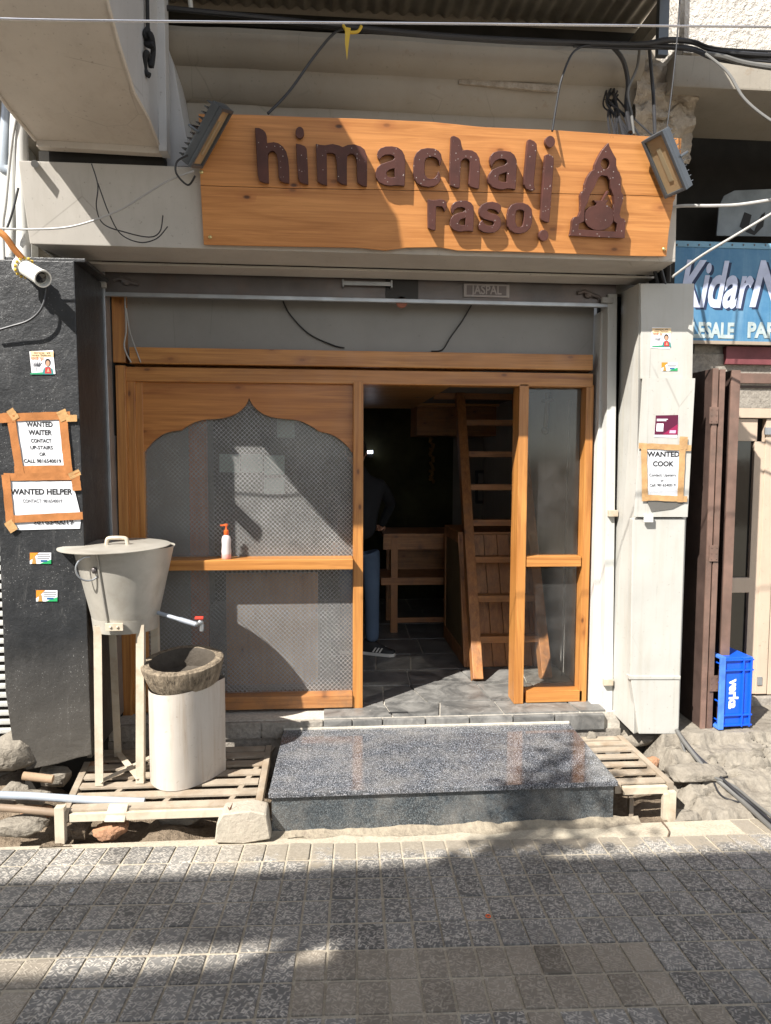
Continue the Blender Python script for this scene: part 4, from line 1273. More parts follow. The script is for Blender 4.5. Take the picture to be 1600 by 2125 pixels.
notice('WANTED HELPER notice taped below the other one on the black pillar', ((20, 998), (150, 998), (168, 1070), (26, 1074)), YBn-.002,
       [((8, 990), (166, 988), .04, T1), ((12, 1078), (172, 1070), .04, T1), ((12, 985), (22, 1090), .042, T1), ((156, 980), (160, 1018), .045, T1), ((152, 978), (158, 990), .06, T2), ((16, 1082), (30, 1102), .045, T2)],
       [('WANTED HELPER', 86, 1021, 0.0410, 124, M_INK, 0.00127), ('CONTACT: 9816540019', 88, 1040, 0.0246, 79, M_GREYINK, 0.00040)])
r = thing('paper_scrap', at(100, 1095, YBn), 'torn strip of an older notice showing under WANTED HELPER', 'notice')
sheet(MB(), (30, 1078), (168, 1078), (166, 1097), (34, 1100), YBn+.001, .004, 8, 4).build('paper', M_PAPER, r, 0, True)
p = at(110, 1083, YBn-.004); text('lettering', '9816540019', .04, p, M_INK, r, .001, 0, 0, 'CENTER', None, 78*4/1500)
notice('WANTED COOK notice taped to the white pillar', ((1340, 925), (1413, 925), (1408, 1030), (1340, 1034)), YP-.016,
       [((1325, 925), (1434, 930), .034, T2), ((1334, 1032), (1426, 1036), .034, T2), ((1336, 920), (1338, 1040), .036, T2), ((1417, 910), (1411, 1042), .038, T2), ((1419, 906), (1417, 932), .05, T2)],
       [('WANTED', 1377, 943, 0.0410, 70, M_INK, 0.00146), ('COOK', 1376, 963, 0.0410, 45, M_INK, 0.00146), ('Contact: Upstairs', 1375, 986, 0.0230, 57, M_INK, 0.00040), ('or', 1374, 997, 0.0230, 7, M_INK, 0.00040), ('Call: 9816540019', 1375, 1007, 0.0230, 56, M_INK, 0.00040)])
def sticker(name, label, cat, a_, b_, c_, d_, yf, mat, group=None):
    r = thing(name, at(*c_, yf), label, cat, group)
    q = MB(); sheet(q, a_, b_, c_, d_, yf, .0006, 4); q.build('backing', mat, r)
    return r
def blob(r, name, pts, yf, mat):
    MB().prism([[at(a, b, yf) for a, b in pts]], (0, .0003, 0)).build(name, mat, r)
def portrait(r, ox, oy, k, yf):
    """the campaign sticker's print: lines of writing, a lotus outline and a woman with folded hands"""
    g_ = lambda pts: [(ox+a*k, oy+b*k) for a, b in pts]
    blob(r, 'orange_band', g_([(1, 1), (49, 1), (49, 13), (1, 13)]), yf-.0012, flat('peach', (.72, .52, .30)))
    blob(r, 'green_band', g_([(1, 46), (30, 44), (30, 49), (1, 49)]), yf-.0012, flat('green', (.03, .25, .12)))
    p = at(ox+25*k, oy+5*k, yf-.002); s_ = (p-CAMPOS).dot(FWD)/F*k
    text('lettering', 'वार्ड से', 5*s_, p, M_INK, r, 0, 0, 0, 'CENTER', None, 34*s_)
    p = at(ox+24*k, oy+10*k, yf-.002); text('lettering', 'भाजपा उम्मीदवार', 5*s_, p, M_INK, r, 0, 0, 0, 'CENTER', None, 38*s_)
    p = at(ox+15*k, oy+16.5*k, yf-.002); text('lettering', 'भारती सूद', 7*s_, p, flat('orange', (.62, .16, .02)), r, .0004, 0, 0, 'CENTER', None, 26*s_)
    # lotus
    q = MB()
    for x_, h_ in ((6, 0), (10, 2), (14, 3), (18, 2), (22, 0)):
        q.tube([at(ox+a*k, oy+b*k, yf-.0015) for a, b in ((x_-2, 24-h_*.3), (x_+(14-x_)*.35, 33), (x_+2, 24-h_*.3))], .0014, 4)
    q.tube([at(ox+14*k, oy+34*k, yf-.0015), at(ox+14*k, oy+42*k, yf-.0015)], .0014, 4)
    q.build('flower_print', M_GREYINK, r)
    blob(r, 'dress', g_([(26, 49), (28, 38), (33, 33), (41, 33), (47, 38), (49, 49)]), yf-.0013, flat('teal', (.02, .20, .19)))
    blob(r, 'scarf', g_([(32, 34), (42, 34), (45, 47), (31, 47)]), yf-.0017, flat('red', (.42, .03, .03)))
    blob(r, 'hair', g_(disc(37, 24, 6, 8, 14)), yf-.0017, flat('black', (.015, .012, .01)))
    blob(r, 'face', g_(disc(37, 26, 4, 6, 14)), yf-.0021, flat('skin', (.45, .25, .16)))
    blob(r, 'hands', g_([(35, 44), (37, 37), (39, 37), (41, 44)]), yf-.0021, flat('skin', (.45, .25, .16)))
r = sticker('campaign_sticker', 'square campaign sticker with a woman and lotus on the black pillar', 'sticker', (61, 729), (110, 727), (115, 776), (66, 777), YBn, M_WHITE, 'square campaign stickers')
portrait(r, 62, 728, 1.0, YBn)
r = sticker('campaign_sticker', 'square campaign sticker with a woman and lotus on the white pillar', 'sticker', (1353, 679), (1393, 680), (1390, 724), (1350, 722), YP-.002, M_WHITE, 'square campaign stickers')
portrait(r, 1352.5, 680, .82, YP-.002)
def small(r, ox, oy, k, yf):
    g_ = lambda pts: [(ox+a*k, oy+b*k) for a, b in pts]
    blob(r, 'orange_corner', g_([(0, 0), (18, 0), (8, 10), (0, 16)]), yf-.0012, flat('orange2', (.65, .22, .02)))
    blob(r, 'green_corner', g_([(20, 23), (44, 14), (44, 23)]), yf-.0012, flat('green2', (.02, .30, .10)))
    blob(r, 'figure', g_([(4, 23), (6, 10), (8, 6), (11, 10), (13, 23)]), yf-.0015, flat('tan', (.40, .22, .06)))
    for i, (a, b, yy) in enumerate(((15, 41, 4), (16, 42, 8), (15, 40, 12))):
        blob(r, 'print_line', g_([(a, yy-.8), (b, yy-.8), (b, yy+.8), (a, yy+.8)]), yf-.0013, M_GREYINK)
    blob(r, 'blue_tab', g_([(22, 15), (36, 15), (36, 19), (22, 19)]), yf-.0016, flat('navy', (.02, .09, .22)))
for lab, (a, b), k, yf in (('small tricolour sticker on the black pillar, the upper of two below the notices', (62, 1147), 1.0, YBn),
                          ('small tricolour sticker on the black pillar, the lower of two below the notices', (75, 1225), 1.0, YBn),
                          ('small tricolour sticker on the upper part of the white pillar', (1373, 752), .75, YP-.002)):
    r = sticker('card_sticker', lab, 'sticker', (a, b), (a+44*k, b), (a+44*k, b+23*k), (a, b+23*k), yf, M_WHITE, 'small tricolour card stickers')
    small(r, a, b, k, yf)
yf = YP-.0145
r = sticker('payment_sticker', 'burgundy square sticker above the WANTED COOK notice on the white pillar', 'sticker', (1361, 862), (1409, 861), (1405, 908), (1357, 907), yf, M_WHITE)
blob(r, 'burgundy_print', [(1361, 862), (1408, 861), (1406, 902), (1358, 902)], yf-.0012, flat('burgundy', (.085, .008, .032)))
blob(r, 'red_wedge', [(1374, 902), (1407, 880), (1406, 902)], yf-.0016, flat('crimson', (.24, .012, .06)))
blob(r, 'white_square', [(1363, 879), (1377, 879), (1376, 895), (1362, 895)], yf-.002, M_WHITE)
for yy, b in ((870, 1386), (873, 1383)):
    blob(r, 'print_line', [(1363, yy-.7), (b, yy-.7), (b, yy+.7), (1363, yy+.7)], yf-.002, M_WHITE)
blob(r, 'caption', [(1390, 893), (1403, 893), (1402, 899), (1389, 899)], yf-.002, flat('palepink', (.45, .35, .5)))

# security camera
cc = at(72, 568, -.80)
r = thing('security_camera', cc, 'white bullet security camera on the top of the black pillar', 'camera')
ax = (at(100, 582, -.90)-at(48, 550, -.74)).normalized()
Mx = ax.to_track_quat('Z', 'Y').to_matrix()
MB().lathe([(.001, -.10), (.034, -.10), (.038, -.09), (.040, .06), (.043, .075), (.043, .088), (.036, .088), (.034, .06), (.001, .06)], cc, 24, Mx).build('body', M_CAMW, r, 0, True)
MB().lathe([(.001, .064), (.028, .064), (.022, .075), (.001, .078)], cc, 20, Mx).build('lens', M_LENS, r, 0, True)
MB().lathe([(.001, -.14), (.05, -.14), (.052, -.115), (.04, -.102), (.001, -.101)], cc, 24, Mx).build('mount', M_CAMW, r, 0, True)
q = MB()
for i in range(14):
    a = 2*math.pi*i/14
    q.ell(cc+Mx @ Vector((.048*math.cos(a), .048*math.sin(a), -.105)), (.008, .007, .008), 8, 5)
q.build('cloth_tie', M_YELLOW, r, 0, True)
MB().tube([at(30, 545, -.64), at(40, 552, -.70), at(50, 556, -.74)], .010, 8).build('arm', M_CAMW, r, 0, True)

# ------------------------------------------------------------------ step, grates, block
zs = -.064
st = thing('granite_step', (.6, -.65, GZ), 'polished grey granite step in front of the open doorway', 'step')
A, B, Cc, Dd = Vector((-.29, -1.062, zs)), Vector((1.515, -1.056, zs)), Vector((1.54, -.222, zs)), Vector((-.262, -.212, zs))
MB().quadprism([A, B, Cc, Dd], (0, 0, -.026)).build('slab', M_GRAN, st, .003)
A2, B2 = Vector((-.275, -1.043, -.40)), Vector((1.50, -1.037, -.40))
q = MB().quadprism([A2, B2, B2+Vector((0, .02, 0)), A2+Vector((0, .02, 0))], (0, 0, zs-.0275+.40)); q.build('front_slab', M_GRANF, st, .002)
MB().box(-.274, -.25, -1.02, -.22, -.4, zs-.0275).build('side_slab', M_CONC, st)
MB().box(1.475, 1.499, -1.015, -.22, -.4, zs-.0275).build('side_slab', M_CONC, st)
q = MB()
for a, b in ((Dd, Cc),):
    q.bar(a+Vector((0, .004, .004)), b+Vector((0, .004, .004)), .02, (0, 0, 1), .014)
q.build('grout_line', M_GROUT, st, .003)
# sandy fillet along the foot of the step
def fil(u, v):
    x = -.36+u*2.0; t = v
    y = -1.03-.075*t-.05*t*nz((x, 0, 0), 4, 7)
    z = gz(y)+(.026+.014*nz((x, 0, 1), 6))*(1-t)**2 - .002 + .006*(1-t) + .005*nz((x, y, 0), 22)*(1-t) 
    return Vector((x, y, z))
tag(MB().grid(fil, 160, 10).build('sand_drift', emboss('drifted_sand', (.25, .215, .16), 40, .9, .012, .95, (.16, .13, .10)), None, 0, True), 'pale sand and mortar spilled along the foot of the granite step', 'sand', None, 'stuff')

def grate(name, label, x0, x1, ylist, z, front_y, legs, wd=.045):
    r = thing(name, ((x0[0]+x1[0])/2, front_y, GZ), label, 'grate', 'metal drain grates beside the step')
    ya, yb = ylist[0]-wd/2, ylist[-1]+wd/2
    def xe(e, y): return e[0]+(e[1]-e[0])*(y-ya)/(yb-ya)
    rr_ = random.Random(len(ylist))
    for y in ylist:
        q = MB().bar((xe(x0, y)+.036, y, z-.006), (xe(x1, y)-.036+rr_.uniform(-.004, .004), y+rr_.uniform(-.004, .004), z-.006+rr_.uniform(-.002, .002)), wd*rr_.uniform(.92, 1.05), (0, 0, 1), .012)
        q.build('slat', M_GRATE, r, .002)
    for e, sgn in ((x0, 1), (x1, -1)):
        MB().hexa([Vector((e[0], ya-.02, z-.05)), Vector((e[0]+.035*sgn, ya-.02, z-.05)), Vector((e[1]+.035*sgn, yb, z-.05)), Vector((e[1], yb, z-.05)),
                   Vector((e[0], ya-.02, z+.003)), Vector((e[0]+.035*sgn, ya-.02, z+.003)), Vector((e[1]+.035*sgn, yb, z+.003)), Vector((e[1], yb, z+.003))]).build('side_bar', M_GRATE, r, .003)
    MB().box(x0[0]+.04, x1[0]-.04, front_y-.008, front_y+.022, z-.052, z-.0125).build('front_bar', M_CREAM, r, .003)
    return r
zg1 = -.137
xa = (at(127, 1676, -1.03).x, at(183, 1575, -.45).x-.05); xb = (at(543, 1664, -1.03).x, at(562, 1560, -.35).x)
ylg = [-.985, -.862, -.742, -.628, -.512, -.395, -.30]
gl = grate('drain_grate', 'long cream grate of flat bars at the left, under the bucket stand', xa, xb, ylg, zg1, -1.03, None, .068)
for px_ in (200, 330, 470):
    x = at(px_, 1660, -1.0).x
    MB().bar((x, -.98, zg1-.022), (x+.18, -.25, zg1-.022), .028, (0, 0, 1), .018).build('cross_bar', M_GRATE, gl, .002)
q = MB(); fb(q, 113, 133, 1677, 1752, -1.055, -1.015); q.build('leg', M_CREAM, gl, .002)
q = MB(); p = [at(a, b, -1.05) for a, b in ((216, 1706), (258, 1706), (262, 1677), (222, 1677))]; q.quadprism([p[0], p[1], p[2]+Vector((0, .03, 0)), p[3]+Vector((0, .03, 0))], (0, .02, 0)); q.build('bracket', M_CREAM, gl, .003)
zg2 = -.118
xa2 = (at(1287, 1640, -1.0).x-.02, at(1215, 1530, -.40).x-.06); xb2 = (at(1402, 1642, -1.0).x, at(1300, 1528, -.38).x)
gr = grate('drain_grate', 'short cream grate of flat bars at the right of the step, by the white pillar', xa2, xb2, [-.93, -.82, -.715, -.61, -.51, -.42, -.34], zg2, -.985, None, .058)
q = MB(); fb(q, 1377, 1389, 1648, 1702, -1.0, -.97); fb(q, 1389.5, 1403, 1644, 1708, -1.02, -.99); q.build('leg', M_CREAM, gr, .002)
q = MB(); fb(q, 1306, 1315, 1655, 1706, -.9, -.87); q.build('leg', M_GRATE, gr, .002)

def rock(name, c, r, mat, label, cat, seed, flat_=1.0, group=None, boxy=.0):
    rr_ = random.Random(seed)
    bm = bmesh.new()
    for k in range(26):
        d = Vector((rr_.gauss(0, 1), rr_.gauss(0, 1), rr_.gauss(0, 1))).normalized()
        mxx = max(abs(d.x), abs(d.y), abs(d.z))
        d = d.lerp(d/mxx*.86, min(1, .35+boxy))
        bm.verts.new(d*rr_.uniform(.88, 1.05))
    res = bmesh.ops.convex_hull(bm, input=bm.verts)
    bmesh.ops.delete(bm, geom=list({v for v in res['geom_interior'] if isinstance(v, bmesh.types.BMVert)}), context='VERTS')
    bmesh.ops.bevel(bm, geom=bm.edges[:], offset=.06, segments=1, affect='EDGES', clamp_overlap=True)
    bmesh.ops.triangulate(bm, faces=bm.faces[:])
    bmesh.ops.subdivide_edges(bm, edges=bm.edges[:], cuts=2, use_grid_fill=True)
    bm.normal_update()
    for v in bm.verts:
        p = v.co
        k = 1+.07*nz(p, 2.2, seed)+.05*nz(p, 6, seed)
        v.co = Vector((p.x*r[0]*k, p.y*r[1]*k, p.z*r[2]*k))
    for f in bm.faces: f.smooth = True
    me = bpy.data.meshes.new(name); bm.to_mesh(me); bm.free()
    me.materials.append(mat)
    o = bpy.data.objects.new(name, me); COL.objects.link(o); o.location = c
    return tag(o, label, cat, group)
# concrete block by the step
loop = [(445, 1750), (449, 1712), (462, 1690), (520, 1683), (553, 1690), (562, 1742), (505, 1752)]
q = MB()
yk = -1.13
lp_ = [at(a, b, yk) for a, b in loop]
for z_ in lp_: pass
q.prism([lp_], (0, .13, 0))
o = q.build('concrete_block', M_BLOCK, None, .014, True, True, 3)
tag(o, 'rough pale concrete lump between the left grate and the granite step', 'block')
GRK = 'loose stones in the gully'
zdl = -.33
for i, (px_, py_, Y, s_, mat, lab, cat, nm) in enumerate((
        (22, 1648, -.80, (.10, .08, .06), M_ROCK, 'pale jagged stone left of the pipe under the black pillar', 'stone', 'stone'),
        (70, 1655, -.85, (.10, .07, .04), M_ROCK, 'flat stone just above the pale blue pipe', 'stone', 'stone'),
        (25, 1555, -.60, (.16, .12, .12), M_ROCK, 'large pale boulder at the left edge beside the black pillar', 'stone', 'stone'),
        (40, 1715, -1.0, (.15, .07, .055), M_ROCK, 'squarish dirty stone below the brown pipe at far left', 'stone', 'stone'),
        (232, 1722, -.98, (.10, .06, .05), M_BRICK, 'orange brick lying under the left grate bracket', 'brick', 'loose_brick'),
        (160, 1720, -.95, (.07, .06, .05), M_DIRT, 'clod of earth beside the leg of the left grate', 'clod', 'earth_clod'),
        (75, 1690, -.9, (.10, .05, .03), M_BRICK, 'reddish brick between the two pipes at far left', 'brick', 'loose_brick'),
        (115, 1610, -.55, (.10, .07, .06), M_ROCK, 'stone wedged under the foot of the black pillar', 'stone', 'stone'),
        (200, 1600, -.45, (.08, .06, .06), M_BRICK, 'dark brick behind the left grate under the pillar', 'brick', 'loose_brick'),
        (1225, 1540, -.33, (.055, .035, .07), M_ROCK, 'round thin stone disc leaning by the back corner of the step', 'stone', 'stone'),
        (1352, 1588, -.62, (.035, .05, .07), M_BRICK, 'small grey broken tile leaning beside the right grate', 'tile', 'broken_tile'),
        (1325, 1530, -.3, (.12, .10, .05), M_ROCK, 'crumbled concrete at the foot of the white pillar', 'rubble', 'rubble_lump'),
        (1420, 1695, -.98, (.10, .06, .03), M_ROCK, 'sunlit flat stone right of the right grate leg', 'stone', 'stone'),
        (380, 1700, -.86, (.13, .06, .025), M_ROCK, 'grey flat stone in the shadow under the left grate', 'stone', 'stone'),
        (1440, 1605, -.72, (.20, .10, .055), M_ROCK, 'rough brown rock under the ledge beside the right grate', 'stone', 'stone'))):
    rock(nm, at(px_, py_, Y), s_, mat, lab, cat, i*3.7+1, 1, GRK, .55 if cat in ('brick', 'tile') else .25)
# scrap timber peg and round log under the pillar
q = MB().tube([at(48, 1610, -.78), at(110, 1617, -.78)], .022, 12)
tag(q.build('wooden_peg', plain('grey_wood', (.32, .22, .14), .8, 0, .3, .4), None, 0, True), 'short round brown pipe stub lying below the black pillar', 'pipe')
# pipes in the gully
q = MB().tube([at(-60, 1648, -.93), at(60, 1652, -.93), at(180, 1660, -.93), at(300, 1664, -.93)], .020, 12)
tag(q.build('water_pipe', M_PIPEW, None, 0, True), 'pale blue water pipe running in the gully at lower left', 'pipe')
q = MB().tube([at(-60, 1672, -.985), at(40, 1679, -.985), at(112, 1686, -.985), at(170, 1690, -.96)], .019, 12)
tag(q.build('drain_pipe', M_PIPEB, None, 0, True), 'brown pipe in front of the pale blue one at lower left', 'pipe')

# ------------------------------------------------------------------ water bucket on its stand, basin on its pedestal
zgt = zg1+.003
ftl = atz(206, 1631, zgt); ftr = atz(290, 1626, zgt); bkl = atz(245, 1571, zgt); bkr = Vector((ftr.x+(bkl.x-ftl.x)*1.0+.02, bkl.y-.02, zgt))
ctr = (ftl+ftr+bkl+bkr)/4
bc = Vector((at(262, 1305, ctr.y).x, ctr.y, 0))
zbb = at(262, 1312, ctr.y-.16).z; ztt = at(255, 1146, ctr.y-.25).z
sd = thing('bucket_stand', (ctr.x, ctr.y, zgt), 'tall cream angle iron stand under the water bucket', 'stand')
for f, nm, dx in ((ftl, 'leg', -.13), (ftr, 'leg', .10), (bkl, 'leg', -.09), (bkr, 'leg', .13)):
    top = Vector((bc.x+(f.x-ctr.x)*1.05, bc.y+(f.y-ctr.y)*.75, zbb+.03))
    q = MB()
    sgn = 1 if f.x < ctr.x else -1
    q.bar(f+Vector((0, 0, 0)), top, .042, (0, -1, 0), .004)
    q.bar(f+Vector((-.019*sgn, .021, 0)), top+Vector((-.019*sgn, .021, 0)), .004, (0, -1, 0), .042)
    q.build(nm, M_CREAM, sd, .0012)
q = MB()
q.bar(ftl+Vector((0, 0, .02)), bkr+Vector((0, 0, .02)), .035, (0, 0, 1), .005)
q.bar(ftr+Vector((0, 0, .027)), bkl+Vector((0, 0, .027)), .035, (0, 0, 1), .005)
q.build('cross_brace', M_CREAM, sd, .001)
rb, rt = 61*(CAMPOS.y*-1+bc.y)/F, 97*(CAMPOS.y*-1+bc.y)/F
bk = thing('water_bucket', (bc.x, bc.y, zbb), 'large tapered grey zinc bucket with flat lid on a tall stand', 'bucket')
MB().lathe([(.001, 0), (rb, 0), (rb+(rt-rb)*.12, (ztt-zbb)*.13), (rt, ztt-zbb), (rt+.006, ztt-zbb), (rt+.006, ztt-zbb+.004)], (bc.x, bc.y, zbb), 48).build('body', M_BUCKET, bk, 0, True)
MB().lathe([(rb-.012, -.012), (rb+.006, -.012), (rb+.013, .058), (rb+.004, .060)], (bc.x, bc.y, zbb), 48).build('base_band', M_BUCKET, bk, 0, True)
def onb(ang, t, out=.004):        # a point on the bucket's skin
    r0 = rb+(rt-rb)*t+out
    return Vector((bc.x+r0*math.cos(ang), bc.y+r0*math.sin(ang), zbb+(ztt-zbb)*t))
q = MB(); q.tube([onb(R(-106), t) for t in (.14, .4, .7, 1)], .006, 6); q.build('seam', M_BUCKET, bk, 0, True)
q = MB().box(-.045, .045, -.006, .006, -.02, .02, Matrix.Translation(onb(R(-93), .08, .014)))
for dx in (-.018, .018): q.ell(onb(R(-93), .08, .022)+Vector((dx, 0, 0)), (.008, .006, .008), 8, 5)
q.build('band_clasp', M_CREAM, bk, .002)
rg = onb(R(-118), .80, .018)
MB().tube([rg+Vector((.062*math.cos(a)*.9, .02*math.cos(a), .062*math.sin(a))) for a in [2*math.pi*i/28 for i in range(29)]], .0045, 8, False).build('ring_handle', M_RAIL, bk, 0, True)
p = onb(R(-112), .78, .008); MB().ell(p, (.014, .012, .018), 10, 6).build('ring_lug', M_SHUT, bk, 0, True)
lid = Vector((bc.x-.045, bc.y-.02, ztt+.008)); rl = 108*(4.6+bc.y)/F
Ml = Euler((R(1.5), R(-.8), 0)).to_matrix()
MB().lathe([(.001, .010), (rl*.9, .006), (rl, .0), (rl, -.004), (.001, .002)], lid, 56, Ml).build('lid', M_BUCKET, bk, 0, True)
hh = lid+Vector((.02, -.03, .008))
MB().tube([hh+Vector((-.055, 0, 0)), hh+Vector((-.05, 0, .028)), hh+Vector((-.03, 0, .036)), hh+Vector((.03, 0, .036)), hh+Vector((.05, 0, .028)), hh+Vector((.055, 0, 0))], .011, 8, True, 5).build('lid_handle', M_CREAM, bk, 0, True)
s0 = at(322, 1270, bc.y-.02); s1 = at(408, 1296, bc.y-.14)
MB().tube([s0, s0.lerp(s1, .62)], .011, 10).build('spout', M_PIPEW, bk, 0, True)
MB().tube([s0.lerp(s1, .6), s1], .014, 10).build('spout_coupling', plain('grey_plastic', (.25, .27, .30), .4), bk, 0, True)
tp = at(416, 1292, bc.y-.15)
q = MB().tube([s1, tp, tp+Vector((.008, 0, -.012)), tp+Vector((.006, 0, -.045))], .012, 10); q.ell(tp, (.018, .016, .018), 10, 6)
tap = q.build('tap', M_RAIL, bk, 0, True)
q = MB().box(tp.x-.028, tp.x+.016, tp.y-.012, tp.y+.012, tp.z+.02, tp.z+.032); q.tube([tp+Vector((0, 0, .008)), tp+Vector((0, 0, .024))], .005, 6)
q.build('tap_handle', M_RED, tap, .003)

# pedestal: a bent white tin sheet
pc = atz(392, 1600, zgt)
pd = thing('basin_pedestal', (pc.x, pc.y, zgt), 'white bent tin drum that carries the stone basin', 'pedestal')
hp = at(390, 1412, pc.y).z-zgt
W_ = 76*(4.6+pc.y)/F
def outline(a):
    ca, sa = math.cos(a), math.sin(a)
    x = W_*ca; y = .12*sa
    if sa < 0:                       # front: rounded at the left, one flat facet turned to the right
        if x < -.2*W_:
            y = -.245*math.sqrt(max(0, 1-((x+.2*W_)/(.8*W_))**2))
        else:
            q_ = (x+.2*W_)/(1.2*W_)
            y = -.245*(1-q_**2.0)
    return Vector((x, y, 0))
n = 72
vs, fs = [], []
for j, (t, wob) in enumerate(((0, 0), (.2, .002), (.45, .005), (.7, .006), (.9, .004), (1.0, .002))):
    for i in range(n):
        a = 2*math.pi*i/n
        p = outline(a); dd = 1+wob*nz((math.cos(a)*2, math.sin(a)*2, t*2), 1.5, 3)*3
        top_shift = .0
        z = zgt+hp*t + (.012*(p.x/W_) if j == 5 else 0)
        vs.append(Vector((pc.x+p.x*dd, pc.y+p.y*dd, z)))
for j in range(5):
    for i in range(n):
        fs.append((j*n+i, j*n+(i+1) % n, (j+1)*n+(i+1) % n, (j+1)*n+i))
q = MB(); q.add(vs, fs); q.build('drum', M_TIN, pd, 0, True)
MB().lathe([(.001, 0), (W_*.9, 0)], (pc.x, pc.y+.01, zgt+hp-.01), 32, None, .95, .55).build('drum_top', M_TIN, pd)
# basin
bs = thing('stone_basin', (pc.x, pc.y, zgt+hp), 'rough hollowed stone basin tilted on the white drum', 'basin')
tlt = Euler((R(8), R(-4), R(6))).to_matrix()
prof = [(.70, -.045), (.84, -.03), (.94, .03), (1.0, .075), (1.0, .092), (.95, .10), (.80, .098)]
inn = [(.80, .098), (.74, .08), (.66, .0), (.4, -.03), (.001, -.035)]
def basin(pf, nm, mat):
    n = 64; vs = []; fs = []
    for r0, z in pf:
        for i in range(n):
            a = 2*math.pi*i/n
            rx, ry = .218, .195
            k = 1+.008*nz((math.cos(a)*1.5, math.sin(a)*1.5, z*6), 1.4, 12)
            p = Vector((rx*r0*k*math.cos(a), ry*r0*k*math.sin(a), z+.004*nz((math.cos(a)*1.2, math.sin(a)*1.2, r0), 1.5, 2)))
            vs.append(tlt @ p+Vector((pc.x-.008, pc.y-.05, zgt+hp+.040)))
    for j in range(len(pf)-1):
        for i in range(n):
            fs.append((j*n+i, j*n+(i+1) % n, (j+1)*n+(i+1) % n, (j+1)*n+i))
    q = MB(); q.add(vs, fs); q.build(nm, mat, bs, 0, True)
def _bstone(nm):
    t = NT(nm)
    v = t.coords((46, 46, 7)); n1 = t.noise(v, 1, 6, .7); n2 = t.noise(t.coords(), 28, 6, .7)
    c = t.mix(t.ramp(n1, .35, .65), (.07, .055, .04), (.30, .24, .17)); c = t.mix(t.math('MULTIPLY', t.ramp(n2, .45, .75), .5), c, (.38, .31, .22))
    t.col(c); t.set(.85, 0, .2); t.bump(t.math('ADD', n1, t.math('MULTIPLY', n2, .3)), .9, .02); return t.m
basin(prof, 'bowl', keep('chiselled_stone', _bstone))
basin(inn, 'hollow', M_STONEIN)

# ------------------------------------------------------------------ inside the shop
# ladder to the loft
la = thing('loft_ladder', (1.1, .7, 0), 'wooden ladder leaning back to the loft inside the doorway', 'ladder')
Lb = Vector((atz(990, 1412, 0).x, atz(990, 1412, 0).y, 0)); Lt = at(953, 806, 1.78)
ld = (Lt-Lb).normalized(); wl = .075
RW = Vector((at(1128, 1325, Lb.y+.25).x-at(1005, 1325, Lb.y+.25).x+.05, 0, 0))
ext = Lt+ld*.12
for off in (Vector((0, 0, 0)), RW):
    MB().bar(Lb+off, ext+off, wl, (0, -1, .5), .10).build('stile', WOLDZ, la, .005)
for py_ in (879, 944, 1012, 1085, 1161, 1241, 1325):
    # height on the ladder where the sight line through the rung meets the ladder plane
    nrm = ld.cross(Vector((1, 0, 0))).normalized()
    p = atp(1010, py_, Lb, nrm)
    t = (p-Lb).dot(ld); p = Lb+ld*t
    MB().box(p.x+.036, p.x+RW.x-.036, p.y-.05, p.y+.05, p.z-.024, p.z+.024).build('rung', WOLDX, la, .003)
# under-stair cupboard with plank front and mesh side
cb = thing('plank_cupboard', (1.2, 1.1, 0), 'sloping plank front cupboard behind the ladder', 'cupboard')
b0_, b1_ = atz(968, 1386, 0), atz(1100, 1394, 0)
t0 = at(968, 1110, b0_.y+.28)
xs0 = b0_.x; wpl = .105
for k in range(6):
    a = Vector((xs0+k*wpl+.002, b0_.y, .005)); bq = Vector((xs0+(k+1)*wpl-.002, b0_.y, .005))
    ta = Vector((a.x-.03, t0.y, t0.z)); tb = Vector((bq.x-.03, t0.y, t0.z))
    MB().quadprism([a, bq, tb, ta], (0, .02, 0)).build('plank', WOLDZ, cb, .003)
f0 = b0_; f1 = atz(922, 1322, 0); tA = at(932, 1108, f1.y)
sx = xs0-.02
MB().quadprism([(sx, f0.y, .005), (sx, f0.y+.05, .005), (sx, t0.y+.05, t0.z), (sx, t0.y, t0.z)], (.02, 0, 0)).build('side_stile', WOLDZ, cb, .003)
MB().quadprism([(sx, f1.y-.06, .005), (sx, f1.y, .005), (sx, f1.y, t0.z), (sx, f1.y-.06, t0.z)], (.02, 0, 0)).build('side_stile', WOLDZ, cb, .003)
MB().quadprism([(sx, f0.y+.06, .005), (sx, f1.y-.07, .005), (sx, f1.y-.07, .12), (sx, f0.y+.07, .12)], (.02, 0, 0)).build('side_rail', WOLDX, cb, .003)
MB().quadprism([(sx, t0.y+.06, t0.z-.07), (sx, f1.y-.07, t0.z-.07), (sx, f1.y-.07, t0.z), (sx, t0.y+.06, t0.z)], (.02, 0, 0)).build('side_rail', WOLDX, cb, .003)
MB().quadprism([(sx+.006, f0.y+.06, .12), (sx+.006, f1.y-.07, .12), (sx+.006, f1.y-.07, t0.z-.07), (sx+.006, t0.y+.06, t0.z-.07)], (.006, 0, 0)).build('mesh_panel', plain('cane_mesh', (.13, .10, .05), .7, 0, .3, .9, 260), cb)
MB().box(sx, xs0+6*wpl, t0.y+.02, f1.y, t0.z-.0, t0.z+.02).build('top', WOLDX, cb, .003)
